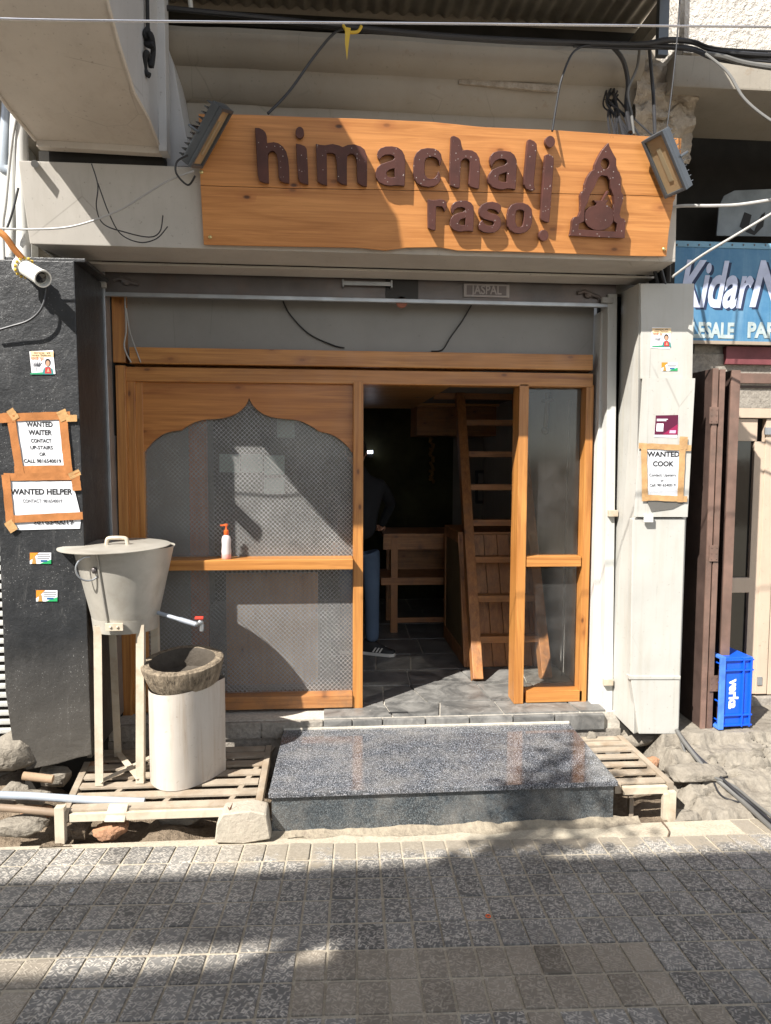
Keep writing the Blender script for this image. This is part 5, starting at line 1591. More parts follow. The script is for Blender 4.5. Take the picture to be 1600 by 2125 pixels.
# bar-height table
Yt = 2.0
tb = thing('counter_table', (at(860, 1320, Yt).x, Yt+.3, 0), 'tall wooden table with a lower shelf deep in the doorway', 'table')
xA, xB = at(795, 1200, Yt).x, at(960, 1200, Yt).x
zT = at(860, 1107, Yt).z
def tbx(nm, *a, mat=WOLDX): MB().box(*a).build(nm, mat, tb, .003)
tbx('top', xA, xB, Yt-.03, Yt+.6, zT-.035, zT)
tbx('apron', xA, xB, Yt, Yt+.03, zT-.15, zT-.036)
tbx('shelf', xA-.02, xB, Yt-.02, Yt+.55, at(860, 1213, Yt).z, at(860, 1198, Yt).z)
tbx('shelf_back', xA+.1, xB, Yt+.5, Yt+.52, .42, zT-.16)
tbx('stretcher', xA+.08, xB, Yt, Yt+.03, at(860, 1292, Yt).z, at(860, 1282, Yt).z)
for x in (at(818, 1200, Yt).x, xB-.05):
    for y in (Yt-.012, Yt+.5):
        tbx('leg', x-.032, x+.032, y, y+.06, 0, zT-.036, mat=WOLDZ)
# pictures, lamp, garland on the back wall
GPI = 'framed pictures inside'
for (a, b), w1 in (((993, 985), 'upper left'), ((1013, 984), 'upper right'), ((993, 1020), 'lower left'), ((1013, 1020), 'lower right')):
    p = at(a+8, b+8, 3.58)
    pw = .085
    r = thing('picture_frame', p, 'small black framed picture on the dark wall behind the ladder, %s of four' % w1, 'picture', GPI)
    MB().box(p.x-pw, p.x+pw, 3.575, 3.595, p.z-pw*1.1, p.z+pw*1.1).build('frame', M_FRAMEB, r, .003)
    MB().box(p.x-pw*.6, p.x+pw*.6, 3.57, 3.5745, p.z-pw*.7, p.z+pw*.7).build('print', M_PIC, r)
# pale wall behind the ladder
MB().box(at(940, 1000, 3.59).x, 1.8, 3.597, 3.5995, 0, zc).build('wall_panel', M_ROOM, b0)
p = at(768, 938, 3.5)
r = thing('wall_lamp', p, 'tiny lit white lamp on the dark back wall left of the doorway', 'lamp')
MB().box(p.x-.03, p.x+.03, 3.49, 3.56, p.z-.06, p.z-.02).build('body', M_FRAMEB, r, .003)
MB().box(p.x-.028, p.x+.028, 3.48, 3.50, p.z-.016, p.z+.016).build('tube', glow('lamp_glow', (.8, .85, 1), 6), r)
r = thing('garland', at(897, 950, 3.5), 'faint yellow flower garland hanging on the dark wall in the doorway', 'garland')
q = MB(); rg_ = random.Random(4)
for i in range(34):
    p = at(896+rg_.uniform(-4, 4), 905+i*2.9, 3.52); q.ell(p, (.022, .02, .018), 6, 4)
q.build('flowers', M_MARI, r, 0, True)
# cord and hook on the white side wall behind the sidelight
hx = 1.79
r = thing('wall_fitting', (hx, .5, 1.9), 'old brown pipe fitting hanging on the white wall behind the sidelight', 'fitting')
def onw(px_, py_, x=hx-.03):
    d = ray(px_, py_); return CAMPOS+d*((x-CAMPOS.x)/d.x)
q = MB().tube([onw(1137, 815), onw(1136, 838), onw(1132, 885)], .02, 10)
q.tube([onw(1127, 832), onw(1146, 830)], .016, 8); q.ell(onw(1131, 893), (.03, .05, .035), 10, 6)
q.build('pipe', plain('old_brass', (.22, .15, .09), .5, .3), r, 0, True)
q = MB().tube([onw(1183, 830), onw(1176, 1000), onw(1166, 1400)], .008, 6)
tag(q.build('wall_conduit', M_WCABLE, None, 0, True), 'thin white conduit down the wall behind the sidelight glass', 'conduit')

# person standing inside, mostly hidden by the window
pr0 = Vector((at(746, 1350, 1.25).x, 1.25, 0))
pe = thing('person', pr0, 'person in dark sweater and blue jeans standing inside, one hand on the table', 'person')
def skin(name, joints, edges, mat, sub=2, root=0):
    me = bpy.data.meshes.new(name)
    me.from_pydata([Vector(j[:3]) for j in joints], edges, [])
    o = bpy.data.objects.new(name, me); COL.objects.link(o); o.parent = pe
    md = o.modifiers.new('Skin', 'SKIN')
    for i, j in enumerate(joints):
        sv = me.skin_vertices[0].data[i]
        r_ = j[3]; sv.radius = r_ if isinstance(r_, tuple) else (r_, r_)
        sv.use_root = i == root
    ms = o.modifiers.new('Sub', 'SUBSURF'); ms.levels = sub; ms.render_levels = sub
    md.use_smooth_shade = True
    me.materials.append(mat)
    return o
hand = at(793, 1098, 1.72)-pr0
elb = at(812, 1045, 1.55)-pr0; sh = Vector((.15, .06, 1.40))
body = skin('body', [(0, 0, .93, (.15, .11)), (0, 0, 1.15, (.15, .11)), (0, .01, 1.36, (.16, .10)), (0, .01, 1.48, .065), (0, .02, 1.56, .062),
                     (.17, .03, 1.39, .062), (elb.x, elb.y, elb.z, .048), (hand.x-.012, hand.y-.05, hand.z+.03, .034),
                     (-.17, 0, 1.39, .062), (-.22, .02, 1.14, .046), (-.2, .05, .92, .034)],
            [(0, 1), (1, 2), (2, 3), (3, 4), (2, 5), (5, 6), (6, 7), (2, 8), (8, 9), (9, 10)], M_SWEAT)
skin('trousers', [(0, 0, .95, (.15, .11)), (.085, .0, .82, .092), (.10, -.01, .5, .066), (.105, .0, .10, .062), (-.085, .02, .82, .092), (-.10, .04, .5, .066), (-.10, .08, .10, .062)],
     [(0, 1), (1, 2), (2, 3), (0, 4), (4, 5), (5, 6)], M_JEAN)
hd = Vector((-.03, .05, 1.66))
q = MB().ell(pr0+hd, (.078, .095, .115), 20, 14); q.ell(pr0+hd+Vector((.045, .085, -.015)), (.014, .02, .02), 8, 6)
q.ell(pr0+hd+Vector((-.078, .0, 0)), (.012, .02, .03), 8, 6); q.ell(pr0+hd+Vector((.078, .0, 0)), (.012, .02, .03), 8, 6)
hdo = q.build('head', M_SKIN, pe, 0, True)
MB().ell(pr0+hd+Vector((0, -.018, .03)), (.086, .098, .105), 20, 12).build('hair', M_HAIR, pe, 0, True)
for dx in (-.03, .03):
    MB().ell(pr0+hd+Vector((.02+dx, .088, .012)), (.012, .008, .008), 8, 6).build('eye', M_HAIR, hdo, 0, True)
MB().ell(pr0+hd+Vector((.02, .088, -.055)), (.022, .01, .007), 8, 6).build('mouth', plain('lip', (.3, .1, .08), .5), hdo, 0, True)
hj = [(hand.x-.012, hand.y-.05, hand.z+.025, .026), (hand.x, hand.y, hand.z+.012, (.038, .018))]
he = [(0, 1)]
for k, (dx, ln) in enumerate(((-.027, .075), (-.009, .085), (.009, .080), (.026, .065))):
    i = len(hj)
    hj += [(hand.x+dx, hand.y+.035, hand.z+.008, .0095), (hand.x+dx*1.1, hand.y+.035+ln*.5, hand.z-.002, .0085), (hand.x+dx*1.1, hand.y+.035+ln, hand.z-.022, .0075)]
    he += [(1, i), (i, i+1), (i+1, i+2)]
i = len(hj)
hj += [(hand.x-.045, hand.y+.005, hand.z, .0105), (hand.x-.06, hand.y+.04, hand.z-.012, .009)]
he += [(0, i), (i, i+1)]
skin('hand', hj, he, M_SKIN, 2)
skin('hand', [(-.2, .05, .93, .03), (-.2, .06, .86, (.02, .036)), (-.2, .085, .80, .01), (-.2, .07, .79, .01), (-.2, .055, .79, .01), (-.2, .04, .80, .009), (-.19, .10, .85, .01)], [(0, 1), (1, 2), (1, 3), (1, 4), (1, 5), (0, 6)], M_SKIN, 1)
for ix, (fx, fy, rot) in enumerate(((.105, .0, -.9), (-.10, .08, -.3))):
    b_ = pr0+Vector((fx, fy, 0))
    dv = Vector((-math.sin(rot)*.9, -.35 if ix == 0 else .9, 0)).normalized(); sv = Vector((-dv.y, dv.x, 0))
    q = MB()
    pts = [(-.07, .045, .0), (.0, .045, .0), (.10, .048, 0), (.17, .040, 0), (.20, .02, 0)]
    loop = [b_+dv*a+sv*w_ for a, w_, z in pts]+[b_+dv*a-sv*w_ for a, w_, z in pts[::-1]]
    so_ = MB().prism([[p+Vector((0, 0, .002)) for p in loop]], (0, 0, .028)).build('shoe', M_SOLE, pe, .006)
    up = MB()
    ns = 10; vs = []
    for k in range(ns+1):
        a = -.068+.262*k/ns; wd_ = .043 if a < .1 else .043-.02*((a-.1)/.095)**2
        ht = .10 if a < 0 else .10-.06*min(1, a/.13) if a < .13 else .04-.012*(a-.13)/.065
        for m_ in range(9):
            th = math.pi*m_/8
            vs.append(b_+dv*a+sv*wd_*math.cos(th)+Vector((0, 0, .029+ht*math.sin(th)**.7)))
    up.add(vs, [(k*9+m_, k*9+m_+1, (k+1)*9+m_+1, (k+1)*9+m_) for k in range(ns) for m_ in range(8)]+[tuple(range(9)), tuple(ns*9+m_ for m_ in range(9))[::-1]])
    up.build('upper', M_SHOE, so_, 0, True)
    for sgn in (1, -1):
        for k in range(3):
            a = .02+k*.028
            MB().quadprism([b_+dv*(a)+sv*sgn*.0455+Vector((0, 0, .035)), b_+dv*(a+.013)+sv*sgn*.0455+Vector((0, 0, .035)),
                            b_+dv*(a+.035)+sv*sgn*.036+Vector((0, 0, .072)), b_+dv*(a+.022)+sv*sgn*.036+Vector((0, 0, .072))], sv*sgn*.004).build('stripe', M_SOLE, so_)

# ------------------------------------------------------------------ the blue sign and crate of the shop next door
YG = -.10
bl = thing('blue_sign', at(1500, 712, YG), 'faded hand painted blue signboard of the shop on the right', 'sign')
q = MB(); fb(q, 1398, 1790, 505, 712, YG, YG+.02); q.build('board', M_BLUEB, bl, .003)
q = MB(); fb(q, 1398, 1790, 505, 517, YG-.006, YG-.001); q.build('frame_strip', plain('pale_blue_strip', (.16, .30, .40), .6, 0, .3, .2), bl, .002)
q = MB(); fb(q, 1398, 1790, 709, 716, YG-.006, YG+.02); q.build('frame_strip', plain('strip_wood', (.30, .24, .18), .6), bl, .002)
def oriented_text(name, s_, px_, py_, size, yf, mat, par, wpx, bo=0, sh_=0, al='CENTER'):
    p = at(px_, py_, yf); return text(name, s_, size, p, mat, par, bo, 0, sh_, al, None, wpx*(p-CAMPOS).dot(FWD)/F)
# the word, letter by letter as it is spaced on the board
for s_, px_, wpx in (('Kidar', 1480, 162), ('Na', 1606, 112)):
    oriented_text('lettering_shadow', s_, px_+5, 599, .40, YG-.0015, flat('shadow_navy', (.018, .03, .07)), bl, wpx, .012, .32)
    oriented_text('lettering', s_, px_, 595, .40, YG-.003, M_LILAC, bl, wpx, .011, .32)
oriented_text('lettering', 'LESALE', 1479, 687, .13, YG-.003, M_FADED, bl, 92, .006)
oriented_text('lettering', 'PAPE', 1588, 687, .13, YG-.003, M_FADED, bl, 78, .006)
for px_ in range(1405, 1600, 23):
    p = at(px_, 508, YG-.008); MB().ell(p, (.006, .004, .006), 8, 5).build('nail', M_SHUT, bl)
bt = thing('tin_board', at(1560, 485, .3), 'old rounded white tin board leaning in the dark recess above the blue sign', 'board')
MB().prism([[at(a, b, .3) for a, b in ((1487, 489), (1492, 430), (1503, 406), (1525, 395), (1700, 388), (1700, 492))]], (0, .01, 0)).build('sheet', plain('tin_board_paint', (.22, .25, .27), .6, 0, .3, .2, 10, .3), bt, .003)
MB().prism([[at(a, b, .297) for a, b in ((1535, 470), (1545, 440), (1560, 446), (1554, 470), (1565, 480), (1580, 446), (1588, 440), (1584, 470), (1566, 488), (1550, 482))]], (0, .002, 0)).build('painted_mark', flat('dark_mark', (.02, .02, .02)), bt)

ck = at(1525, 1512, -.40)
cr = thing('plastic_crate', ck, 'bright blue plastic crate standing on end beside the glass door', 'crate')
x0, x1 = at(1491, 1430, -.40).x, at(1559, 1430, -.38).x
zc0, zc1 = ck.z-.0, at(1525, 1362, -.40).z
y0, y1 = -.40, -.10
rotc = Matrix.Translation((x0, y0, zc0)) @ Matrix.Rotation(R(3), 4, 'Z') @ Matrix.Translation((-x0, -y0, -zc0))
def cbx(nm, *a, mat=M_BLUE, bev=.004):
    MB().box(*a, rotc).build(nm, mat, cr, bev)
th = .008
cbx('front_wall', x0+.022, x1, y0, y0+th, zc0+.01, zc1-.01)
cbx('back_wall', x0+.022, x1, y1-th, y1, zc0+.01, zc1-.01)
cbx('end_wall', x0+.022, x1, y0+th+.001, y1-th-.001, zc0+.01, zc0+.01+th)
cbx('end_wall', x0+.022, x1, y0+th+.001, y1-th-.001, zc1-.01-th, zc1-.01)
cbx('bottom', x1-th, x1-.0005, y0+th+.001, y1-th-.001, zc0+.019, zc1-.019)
q = MB()
for a in ((x0, x0+.034, y0-.016, y0+.002, zc0, zc1), (x0, x0+.034, y1-.002, y1+.016, zc0, zc1), (x0, x0+.034, y0+.0025, y1-.0025, zc0, zc0+.016), (x0, x0+.034, y0+.0025, y1-.0025, zc1-.016, zc1)):
    q.box(*a, rotc)
q.build('rim', M_BLUES, cr, .004)
for fr_ in (.05, .19, .81, .95):
    z = zc0+(zc1-zc0)*fr_
    cbx('rib', x0+.035, x1-.001, y0-.013, y0-.0005, z-.004, z+.004, bev=.001)
for xx in (x0+.36*(x1-x0)+.075, x1-.018):
    cbx('rib', xx-.004, xx+.004, y0-.015, y0-.0008, zc0+.012, zc1-.012, bev=.001)
for k in range(4):
    z = zc0+.05+(zc1-zc0-.1)*k/3
    cbx('rib', x0+.010, x0+.018, y0+.02, y1-.02, z-.003, z+.003, bev=0)
Mt = rotc.to_3x3() @ Matrix.Rotation(R(90), 3, 'X') @ Matrix.Rotation(R(-90), 3, 'Z')
pt = rotc @ Vector(((x0+.034+x0+.36*(x1-x0)+.075)/2+.004, y0-.0015, (zc0+zc1)/2-.01))
text('lettering', 'verka', .085, pt, M_WHITE, cr, .0035, 0, 0, 'CENTER', Mt, .19)

# ------------------------------------------------------------------ left edge: neighbour's shutter, pipes, wall
lw = thing('left_building', (-2.2, .0, 0), 'neighbouring building at the far left with a ridged grey shutter', 'building')
MB().box(-3.6, at(62, 400, -.2).x, -.2, -.1, 2.4, 5.2).build('wall', M_WALL, lw)
xls = at(34, 1400, -.35).x
for k in range(44):
    z = -.12+k*.052
    MB().box(-3.2, xls, -.42, -.40, z, z+.030).build('slat', M_RAILL, lw, .008)
MB().box(-3.2, xls, -.40, -.385, -.2, 2.4).build('backing', M_DARKIN, lw)
MB().box(-3.3, xls, -.45, -.39, -.16, -.125).build('bottom_bar', M_RAILL, lw, .004)
GP_ = 'service pipes at upper left'
for i, (pts, rr, mt, lab) in enumerate((
        ([(20, 150), (14, 250), (8, 330), (12, 352), (40, 358)], .030, M_PIPEW, 'thick pale conduit bending in at the upper left edge'),
        ([(34, 150), (28, 300), (26, 430), (22, 540)], .022, M_RAILL, 'grey riser pipe beside the bending conduit at upper left'),
        ([(46, 180), (44, 330), (52, 560)], .034, M_WALL, 'wide white riser pipe against the header end'),
        ([(36, 232), (24, 300), (12, 420), (6, 470), (8, 560), (2, 680)], .008, M_WCABLE, 'thin white cable hanging down the left edge'),
        ([(38, 390), (26, 440), (14, 475)], .006, M_CABLE, 'short black cable slanting between the left pipes'))):
    q = MB().tube([at(a, b, -.5-.04*i) for a, b in pts], rr, 10, True, 5)
    tag(q.build('service_pipe' if i < 3 else 'hanging_cable', mt, None, 0, True), lab, 'pipe' if i < 3 else 'cable', GP_)
q = MB().tube([at(-10, 476, -.8), at(10, 490, -.8), at(28, 515, -.78), at(46, 536, -.76)], .016, 8, True, 4)
tag(q.build('cloth_strip', plain('orange_cloth', (.45, .17, .04), .8), None, 0, True), 'twisted orange cloth tied to the security camera', 'cloth')
# drooping black cable by the pillar
q = MB().tube([at(-20, 690, YB-.04), at(20, 678, YB-.05), at(60, 665, YB-.06), at(86, 640, YB-.06), at(97, 600, YB-.05), at(92, 575, YB-.1)], .006, 8, True, 6)
tag(q.build('hanging_cable', M_CABLE, None, 0, True), 'thin black cable looping from the security camera down the black pillar', 'cable')

# ------------------------------------------------------------------ cables
def cable(pts, r, mat, label, name='cable', sm=6, cat='cable', group=None):
    q = MB().tube([at(*p) for p in pts], r, 8, True, sm)
    return tag(q.build(name, mat, None, 0, True), label, cat, group)
cable([(-200, 25, -1.7), (0, 39, -1.7), (400, 45, -1.7), (800, 48, -1.7), (1200, 52, -1.7), (1700, 57, -1.7)], .0045, M_WIRE, 'bright straight wire strung across the top of the picture', 'overhead_wire')
cable([(330, 15, -.75), (400, 22, -.75), (560, 38, -.72), (720, 55, -.70), (830, 66, -.7), (950, 76, -.7), (1100, 84, -.7), (1310, 92, -.7), (1390, 84, -.72), (1440, 88, -.72), (1480, 104, -.75), (1560, 113, -.8), (1700, 120, -.8)], .013, M_CABLE, 'thick black cable sagging across the cornice', 'overhead_cable')
cable([(560, 42, -.71), (720, 60, -.69), (900, 77, -.69), (1100, 90, -.69), (1300, 93, -.69), (1420, 100, -.72), (1470, 112, -.75), (1600, 124, -.8)], .009, M_CABLE, 'second black cable lying under the thick one along the cornice', 'overhead_cable')
cable([(1465, 112, -.76), (1500, 118, -.78), (1540, 130, -.8), (1600, 140, -.85), (1680, 150, -.9)], .014, M_GCABLE, 'grey cable leaving the bundle toward the upper right', 'overhead_cable')
cable([(556, 236, -.72), (600, 190, -.68), (650, 120, -.66), (690, 72, -.68), (718, 57, -.70), (735, 56, -.7)], .007, M_CABLE, 'black cable curving down from the yellow tie to the sign', 'hanging_cable')
cable([(1146, 272, -.86), (1155, 215, -.78), (1165, 165, -.72), (1185, 115, -.7), (1205, 98, -.7), (1225, 95, -.7)], .0055, M_CABLE, 'thin black wire dropping to the dot of the letter i', 'hanging_cable')
GB_ = 'cable bundle above the right end of the sign'
for i, (pts, r_, mt, lab) in enumerate((
        ([(1270, 95, -.66), (1293, 125, -.62), (1303, 170, -.58), (1300, 220, -.58), (1308, 275, -.78)], .012, M_CABLE, 'thick black cable bending down beside the broken plaster'),
        ([(1327, 100, -.66), (1322, 140, -.6), (1303, 190, -.58), (1310, 235, -.6), (1315, 280, -.78)], .008, M_GCABLE, 'kinked grey cable in front of the broken plaster'),
        ([(1347, 90, -.68), (1351, 140, -.62), (1356, 200, -.6), (1359, 280, -.8)], .010, M_CABLE, 'straight black cable on the broken plaster'),
        ([(1268, 195, -.42), (1262, 205, -.5), (1266, 235, -.55), (1276, 280, -.78)], .006, M_CABLE, 'short black cable end in the wall hole, outermost left'),
        ([(1272, 192, -.42), (1276, 205, -.5), (1284, 240, -.6), (1294, 284, -.79)], .009, M_CABLE, 'fat black cable coming out of the wall hole'),
        ([(1275, 198, -.42), (1290, 215, -.5), (1315, 245, -.6), (1362, 288, -.8)], .005, M_CABLE, 'thin black cable slanting right from the wall hole'),
        ([(1412, -20, -.9), (1405, 80, -.9), (1395, 180, -.9), (1382, 282, -.9)], .004, M_CABLE, 'fine black cord hanging from above to the right floodlight'))):
    cable(pts, r_, mt, lab, 'hanging_cable', 5, 'cable', GB_)
rw = random.Random(5)
q = MB()
for i in range(9):
    x0_ = 1258+rw.uniform(0, 26); x1_ = 1262+rw.uniform(0, 70)
    q.tube([at(x0_, 190+rw.uniform(-6, 8), -.42), at(x0_-4+rw.uniform(-6, 8), 215+rw.uniform(-6, 8), -.50-rw.uniform(0, .04)),
            at((x0_+x1_)/2+rw.uniform(-10, 10), 243, -.6), at(x1_, 286, -.80)], rw.uniform(.003, .0065), 6, True, 5)
tag(q.build('wire_tangle', M_CABLE, None, 0, True), 'tangle of thin black wires spilling from the wall hole above the sign', 'wires', None, 'stuff')
for i, dy in enumerate((-9, 5, 13)):
    cable([(1190, 92+dy*.3, -.69), (1310, 96+dy*.4, -.69), (1385, 88+dy, -.70), (1440, 94+dy, -.73), (1500, 112+dy*1.2, -.77), (1700, 128+dy*2, -.84)], .006, M_CABLE, ('upper strand of the cable bundle passing the steel post', 'middle strand of the cable bundle passing the steel post', 'lowest strand of the cable bundle passing the steel post')[i], 'overhead_cable')
q = MB(); q.lathe([(.001, 0), (.05, 0)], at(1268, 195, -.40), 16, Matrix.Rotation(R(90), 3, 'X')); q.build('wall_hole', M_BLACKGAP, b0)
cable([(1465, 112, -.85), (1510, 150, -1.0), (1545, 205, -1.1), (1600, 250, -1.2), (1660, 280, -1.3)], .007, M_GCABLE, 'grey cable drooping across the dark recess at upper right', 'hanging_cable')
cable([(1397, 430, -.72), (1420, 427, -.75), (1480, 427, -.8), (1540, 424, -.85), (1640, 408, -.95)], .009, M_WCABLE, 'pale cable running right from the end of the sign', 'service_cable')
cable([(1395, 575, -.60), (1415, 560, -.65), (1460, 528, -.75), (1520, 492, -.85), (1640, 420, -1.0)], .007, M_WCABLE, 'pale cable rising to the right across the blue sign', 'service_cable')
for i, pts in enumerate((([(1386, 545, -.55), (1390, 500, -.60), (1388, 585, -.5)]), ([(1350, 530, -.45), (1358, 560, -.42), (1366, 595, -.4)]), ([(1366, 530, -.47), (1372, 560, -.44), (1380, 590, -.42)]))):
    cable(pts, .011, M_CABLE, ('black cable tails behind the sign above the white pillar, rightmost', 'black cable tails behind the sign above the white pillar, leftmost', 'black cable tails behind the sign above the white pillar, middle')[i], 'hanging_cable', 5)
r = thing('yellow_ribbon', at(720, 60, -.71), 'torn yellow ribbon tied round the black overhead cable', 'ribbon')
q = MB().tube([at(712, 52, -.715), at(722, 66, -.72), at(742, 66, -.715), at(750, 54, -.71)], .008, 8, True, 4)
q.prism([[at(a, b, -.73) for a, b in ((716, 56), (728, 58), (724, 90), (720, 125), (716, 90))]], (0, .003, 0))
q.build('ribbon', M_YELLOW, r)
cable([(0, 474, -.84), (60, 476, -.84), (150, 470, -.86), (240, 440, -.88), (300, 405, -.90), (350, 375, -.92), (402, 355, -.93)], .005, M_WCABLE, 'thin pale wire crossing the white header to the left floodlight', 'lamp_wire')
cable([(190, 340, -.9), (203, 385, -.9), (200, 430, -.86), (215, 465, -.83), (260, 482, -.81), (310, 492, -.8), (332, 480, -.81), (338, 447, -.84)], .003, M_CABLE, 'fine black wire loop hanging on the white header', 'lamp_wire')
cable([(203, 380, -.9), (225, 440, -.86), (250, 485, -.81), (290, 503, -.8), (325, 495, -.81), (348, 470, -.83)], .003, M_CABLE, 'second fine black wire loop on the white header', 'lamp_wire')
cable([(390, 322, -.96), (368, 335, -.96), (366, 360, -.95), (390, 384, -.92), (405, 365, -.95)], .005, M_CABLE, 'black lead looping off the left floodlight', 'lamp_wire')
cable([(585, 618, .02), (600, 650, .02), (640, 692, .02), (690, 716, .02), (715, 722, .02)], .0045, M_CABLE, 'black wire sagging left on the grey fascia panel', 'fascia_wire')
cable([(980, 630, .02), (960, 665, .02), (935, 700, .02), (918, 726, .02), (895, 729, .02)], .0045, M_CABLE, 'black wire slanting right on the grey fascia panel', 'fascia_wire')
cable([(258, 605, -.05), (262, 680, -.05), (258, 720, -.05), (272, 752, -.05)], .005, M_WCABLE, 'pale cable down the top left corner post of the front', 'fascia_wire')
cable([(262, 640, -.05), (270, 690, -.05), (292, 752, -.06)], .004, M_WCABLE, 'second pale cable fanning out at the top left corner', 'fascia_wire')
for i, pts in enumerate((([(165, 545, -.35), (172, 600, -.3), (168, 680, -.25), (182, 730, -.22), (198, 760, -.2)]), ([(180, 560, -.3), (188, 640, -.28), (182, 700, -.25), (200, 750, -.2)]), ([(172, 560, -.33), (190, 610, -.3), (188, 670, -.28)]))):
    cable(pts, (.014, .012, .008)[i], (M_GCABLE, M_CABLE, M_WCABLE)[i], ('thick grey conduit snaking beside the left guide rail', 'black cable beside the left guide rail', 'thin pale cable beside the left guide rail')[i], 'side_cable')
# cables lying across the ledge at lower right
GC = 'ground cables at lower right'
def gcable(pts, r, mat, label):
    P3 = [onledge(a, b, lift+r) for a, b, lift in pts]
    return tag(MB().tube(P3, r, 8, True, 5).build('ground_cable', mat, None, 0, True), label, 'cable', GC)
gcable([(1404, 1526, .02), (1425, 1562, .03), (1470, 1610, .01), (1510, 1645, .01), (1550, 1680, .01), (1620, 1740, .0), (1700, 1800, .0)], .013, M_GCABLE, 'thickest grey cable lying down across the rock ledge')
gcable([(1408, 1530, .02), (1440, 1572, .02), (1480, 1612, .025), (1530, 1656, .02), (1570, 1690, .02), (1640, 1745, .0)], .010, M_CABLE, 'black cable beside the thick grey one on the rock ledge')
gcable([(1412, 1540, .01), (1432, 1590, .01), (1470, 1618, .02), (1520, 1640, .02), (1560, 1672, .02), (1630, 1725, .01)], .008, M_GCABLE, 'thin grey cable of the ledge bundle, uppermost')
gcable([(1478, 1616, .0), (1490, 1645, .0), (1508, 1660, .0), (1548, 1670, .0)], .006, M_CABLE, 'small black loop sagging below the cables on the ledge')
# post at the upper right, twig and bits on the pavement
q = MB().box(at(1364, 60, -.55).x, at(1385, 60, -.55).x, -.57, -.53, pz(118, -.55, 1375), 4.8)
tag(q.build('steel_post', M_LAMPBODY, None, .004), 'dark steel post rising from the cornice at upper right', 'post')
q = MB().tube([at(390, -40, -.62), at(397, 22, -.62)], .012, 8)
tag(q.build('hanger_rod', M_RAILL, None, 0, True), 'short pale hanger rod above the left end of the cornice', 'rod')
q = MB().tube([gp(*atz(1372, 1708, -.29).xy, .012), gp(*atz(1388, 1726, -.28).xy, .008), gp(*atz(1386, 1740, -.28).xy, .006)], .004, 6, True, 4)
tag(q.build('twig', M_BARK, None, 0, True), 'dry twig on the pavement at the foot of the right grate', 'twig')
dlv = thing('dry_leaf', at(484, 1682, -1.08), 'curled dry brown leaves on the concrete lump by the step', 'leaf')
for k in range(7):
    rr_ = random.Random(k); p = at(478+rr_.uniform(-6, 20), 1686+rr_.uniform(-10, 4), -1.09)
    dv = Vector((rr_.uniform(-1, 1), rr_.uniform(-.5, .5), rr_.uniform(-.6, 1))).normalized()*.028; sv = dv.orthogonal().normalized()*.006
    MB().prism([[p-dv, p+sv, p+dv, p-sv]], sv.cross(dv).normalized()*.002).build('blade', plain('dry_leaf_brown', (.16, .075, .045), .8), dlv)
p = GPt = None
def street(px_, py_):
    d = ray(px_, py_); t = (GZ+GS*(-1.05-CAMPOS.y)-CAMPOS.z)/(d.z+GS*d.y); return CAMPOS+d*t
p = street(1013, 1904)
tag(MB().tube([p+Vector((.009*math.cos(a), .009*math.sin(a), .006)) for a in [2*math.pi*i/14 for i in range(15)]], .0025, 6, False).build('bottle_ring', M_ORANGE, None, 0, True), 'tiny orange plastic ring in a pavement joint', 'ring')
p = street(149, 1850)
tag(MB().box(p.x-.006, p.x+.008, p.y-.014, p.y+.014, p.z+.004, p.z+.007).build('wrapper', M_PIPEW, None, .001), 'scrap of shiny blue wrapper on the pavement at left', 'wrapper')

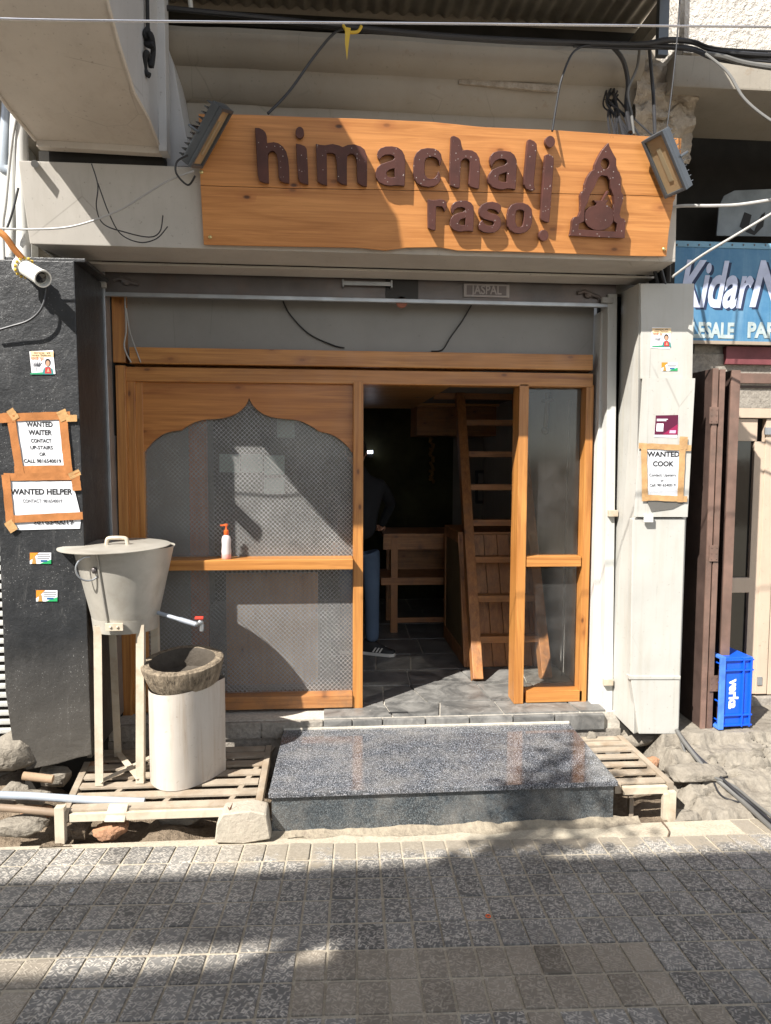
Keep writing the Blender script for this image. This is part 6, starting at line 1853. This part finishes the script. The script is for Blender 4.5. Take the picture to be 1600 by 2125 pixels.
# ------------------------------------------------------------------ across the street, behind the camera: what shades the street
ob = thing('opposite_building', (-4, -7.4, 0), 'unseen building across the street with a roof shaped to shade the pavement', 'building')
zr = 6.2
k = (zr+.26)/1.5
ye = -1.45-k                                  # eave front edge
MB().box(-10, -1.2, -12, ye-.9, 0.2, zr-.9).build('wall', M_STREETW, ob)
sx0, sx1 = -.95-1.05*k-.6, .05-1.05*k  # gap left in the unseen roof to throw a lit strip on the paving
MB().box(-10, -.9, ye-.50, ye, zr, zr+.06).build('eave_shade_board', M_STREETW, ob)
MB().box(sx1, -.9, ye-.645, ye-.502, zr, zr+.06).build('eave_shade_board', M_STREETW, ob)
MB().box(-10, sx0, ye-.645, ye-.502, zr, zr+.06).build('eave_shade_board', M_STREETW, ob)
MB().box(-10, -.9, -12, ye-.647, zr, zr+.06).build('roof', M_STREETW, ob)
for i in range(4):
    MB().box(-9+i*2, -8+i*2, ye-.93, ye-.899, 2.2, 3.6).build('window', M_DGLASS, ob)
# tree whose twigs dapple the step
tr = thing('street_tree', (-4.6, -6.0, 0), 'leafy street tree behind the viewer that dapples the step', 'tree')
def sunward(p, h): return Vector(p)-SUN*(h/-SUN.z)*1.0
cen = sunward((1.10, -1.08, -.2), 5.2)
MB().tube([Vector((-4.6, -6.0, 0.1)), Vector((-4.55, -5.9, 2.0)), Vector((-4.3, -5.6, 3.6)), cen+Vector((-.5, -.4, -.3))], [.14, .12, .09, .05], 10, True, 4).build('trunk', M_BARK, tr, 0, True)
rt_ = random.Random(11)
leaf = MB(); tw = MB()
for bi in range(12):
    a0 = cen+Vector((-.45, -.35, -.25))
    tip = cen+Vector((rt_.uniform(-.55, .75), rt_.uniform(-.6, .5), rt_.uniform(-.5, .4)))
    tw.tube([a0, a0.lerp(tip, .5)+Vector((0, 0, .08)), tip], [.02, .012, .005], 6, True, 3)
    for k2 in range(26):
        t = rt_.uniform(.35, 1.05); p = a0.lerp(tip, t)+Vector((rt_.gauss(0, .06), rt_.gauss(0, .06), rt_.gauss(0, .05)))
        dv = Vector((rt_.uniform(-1, 1), rt_.uniform(-1, 1), rt_.uniform(-1, .3))).normalized(); sv = dv.orthogonal().normalized()
        dv *= .055; sv *= .022
        leaf.add([p-dv, p+sv, p+dv, p-sv], [(0, 1, 2, 3)])
tw.build('branch', M_BARK, tr, 0, True)
leaf.build('foliage', M_LEAF, tr, 0, False, False)
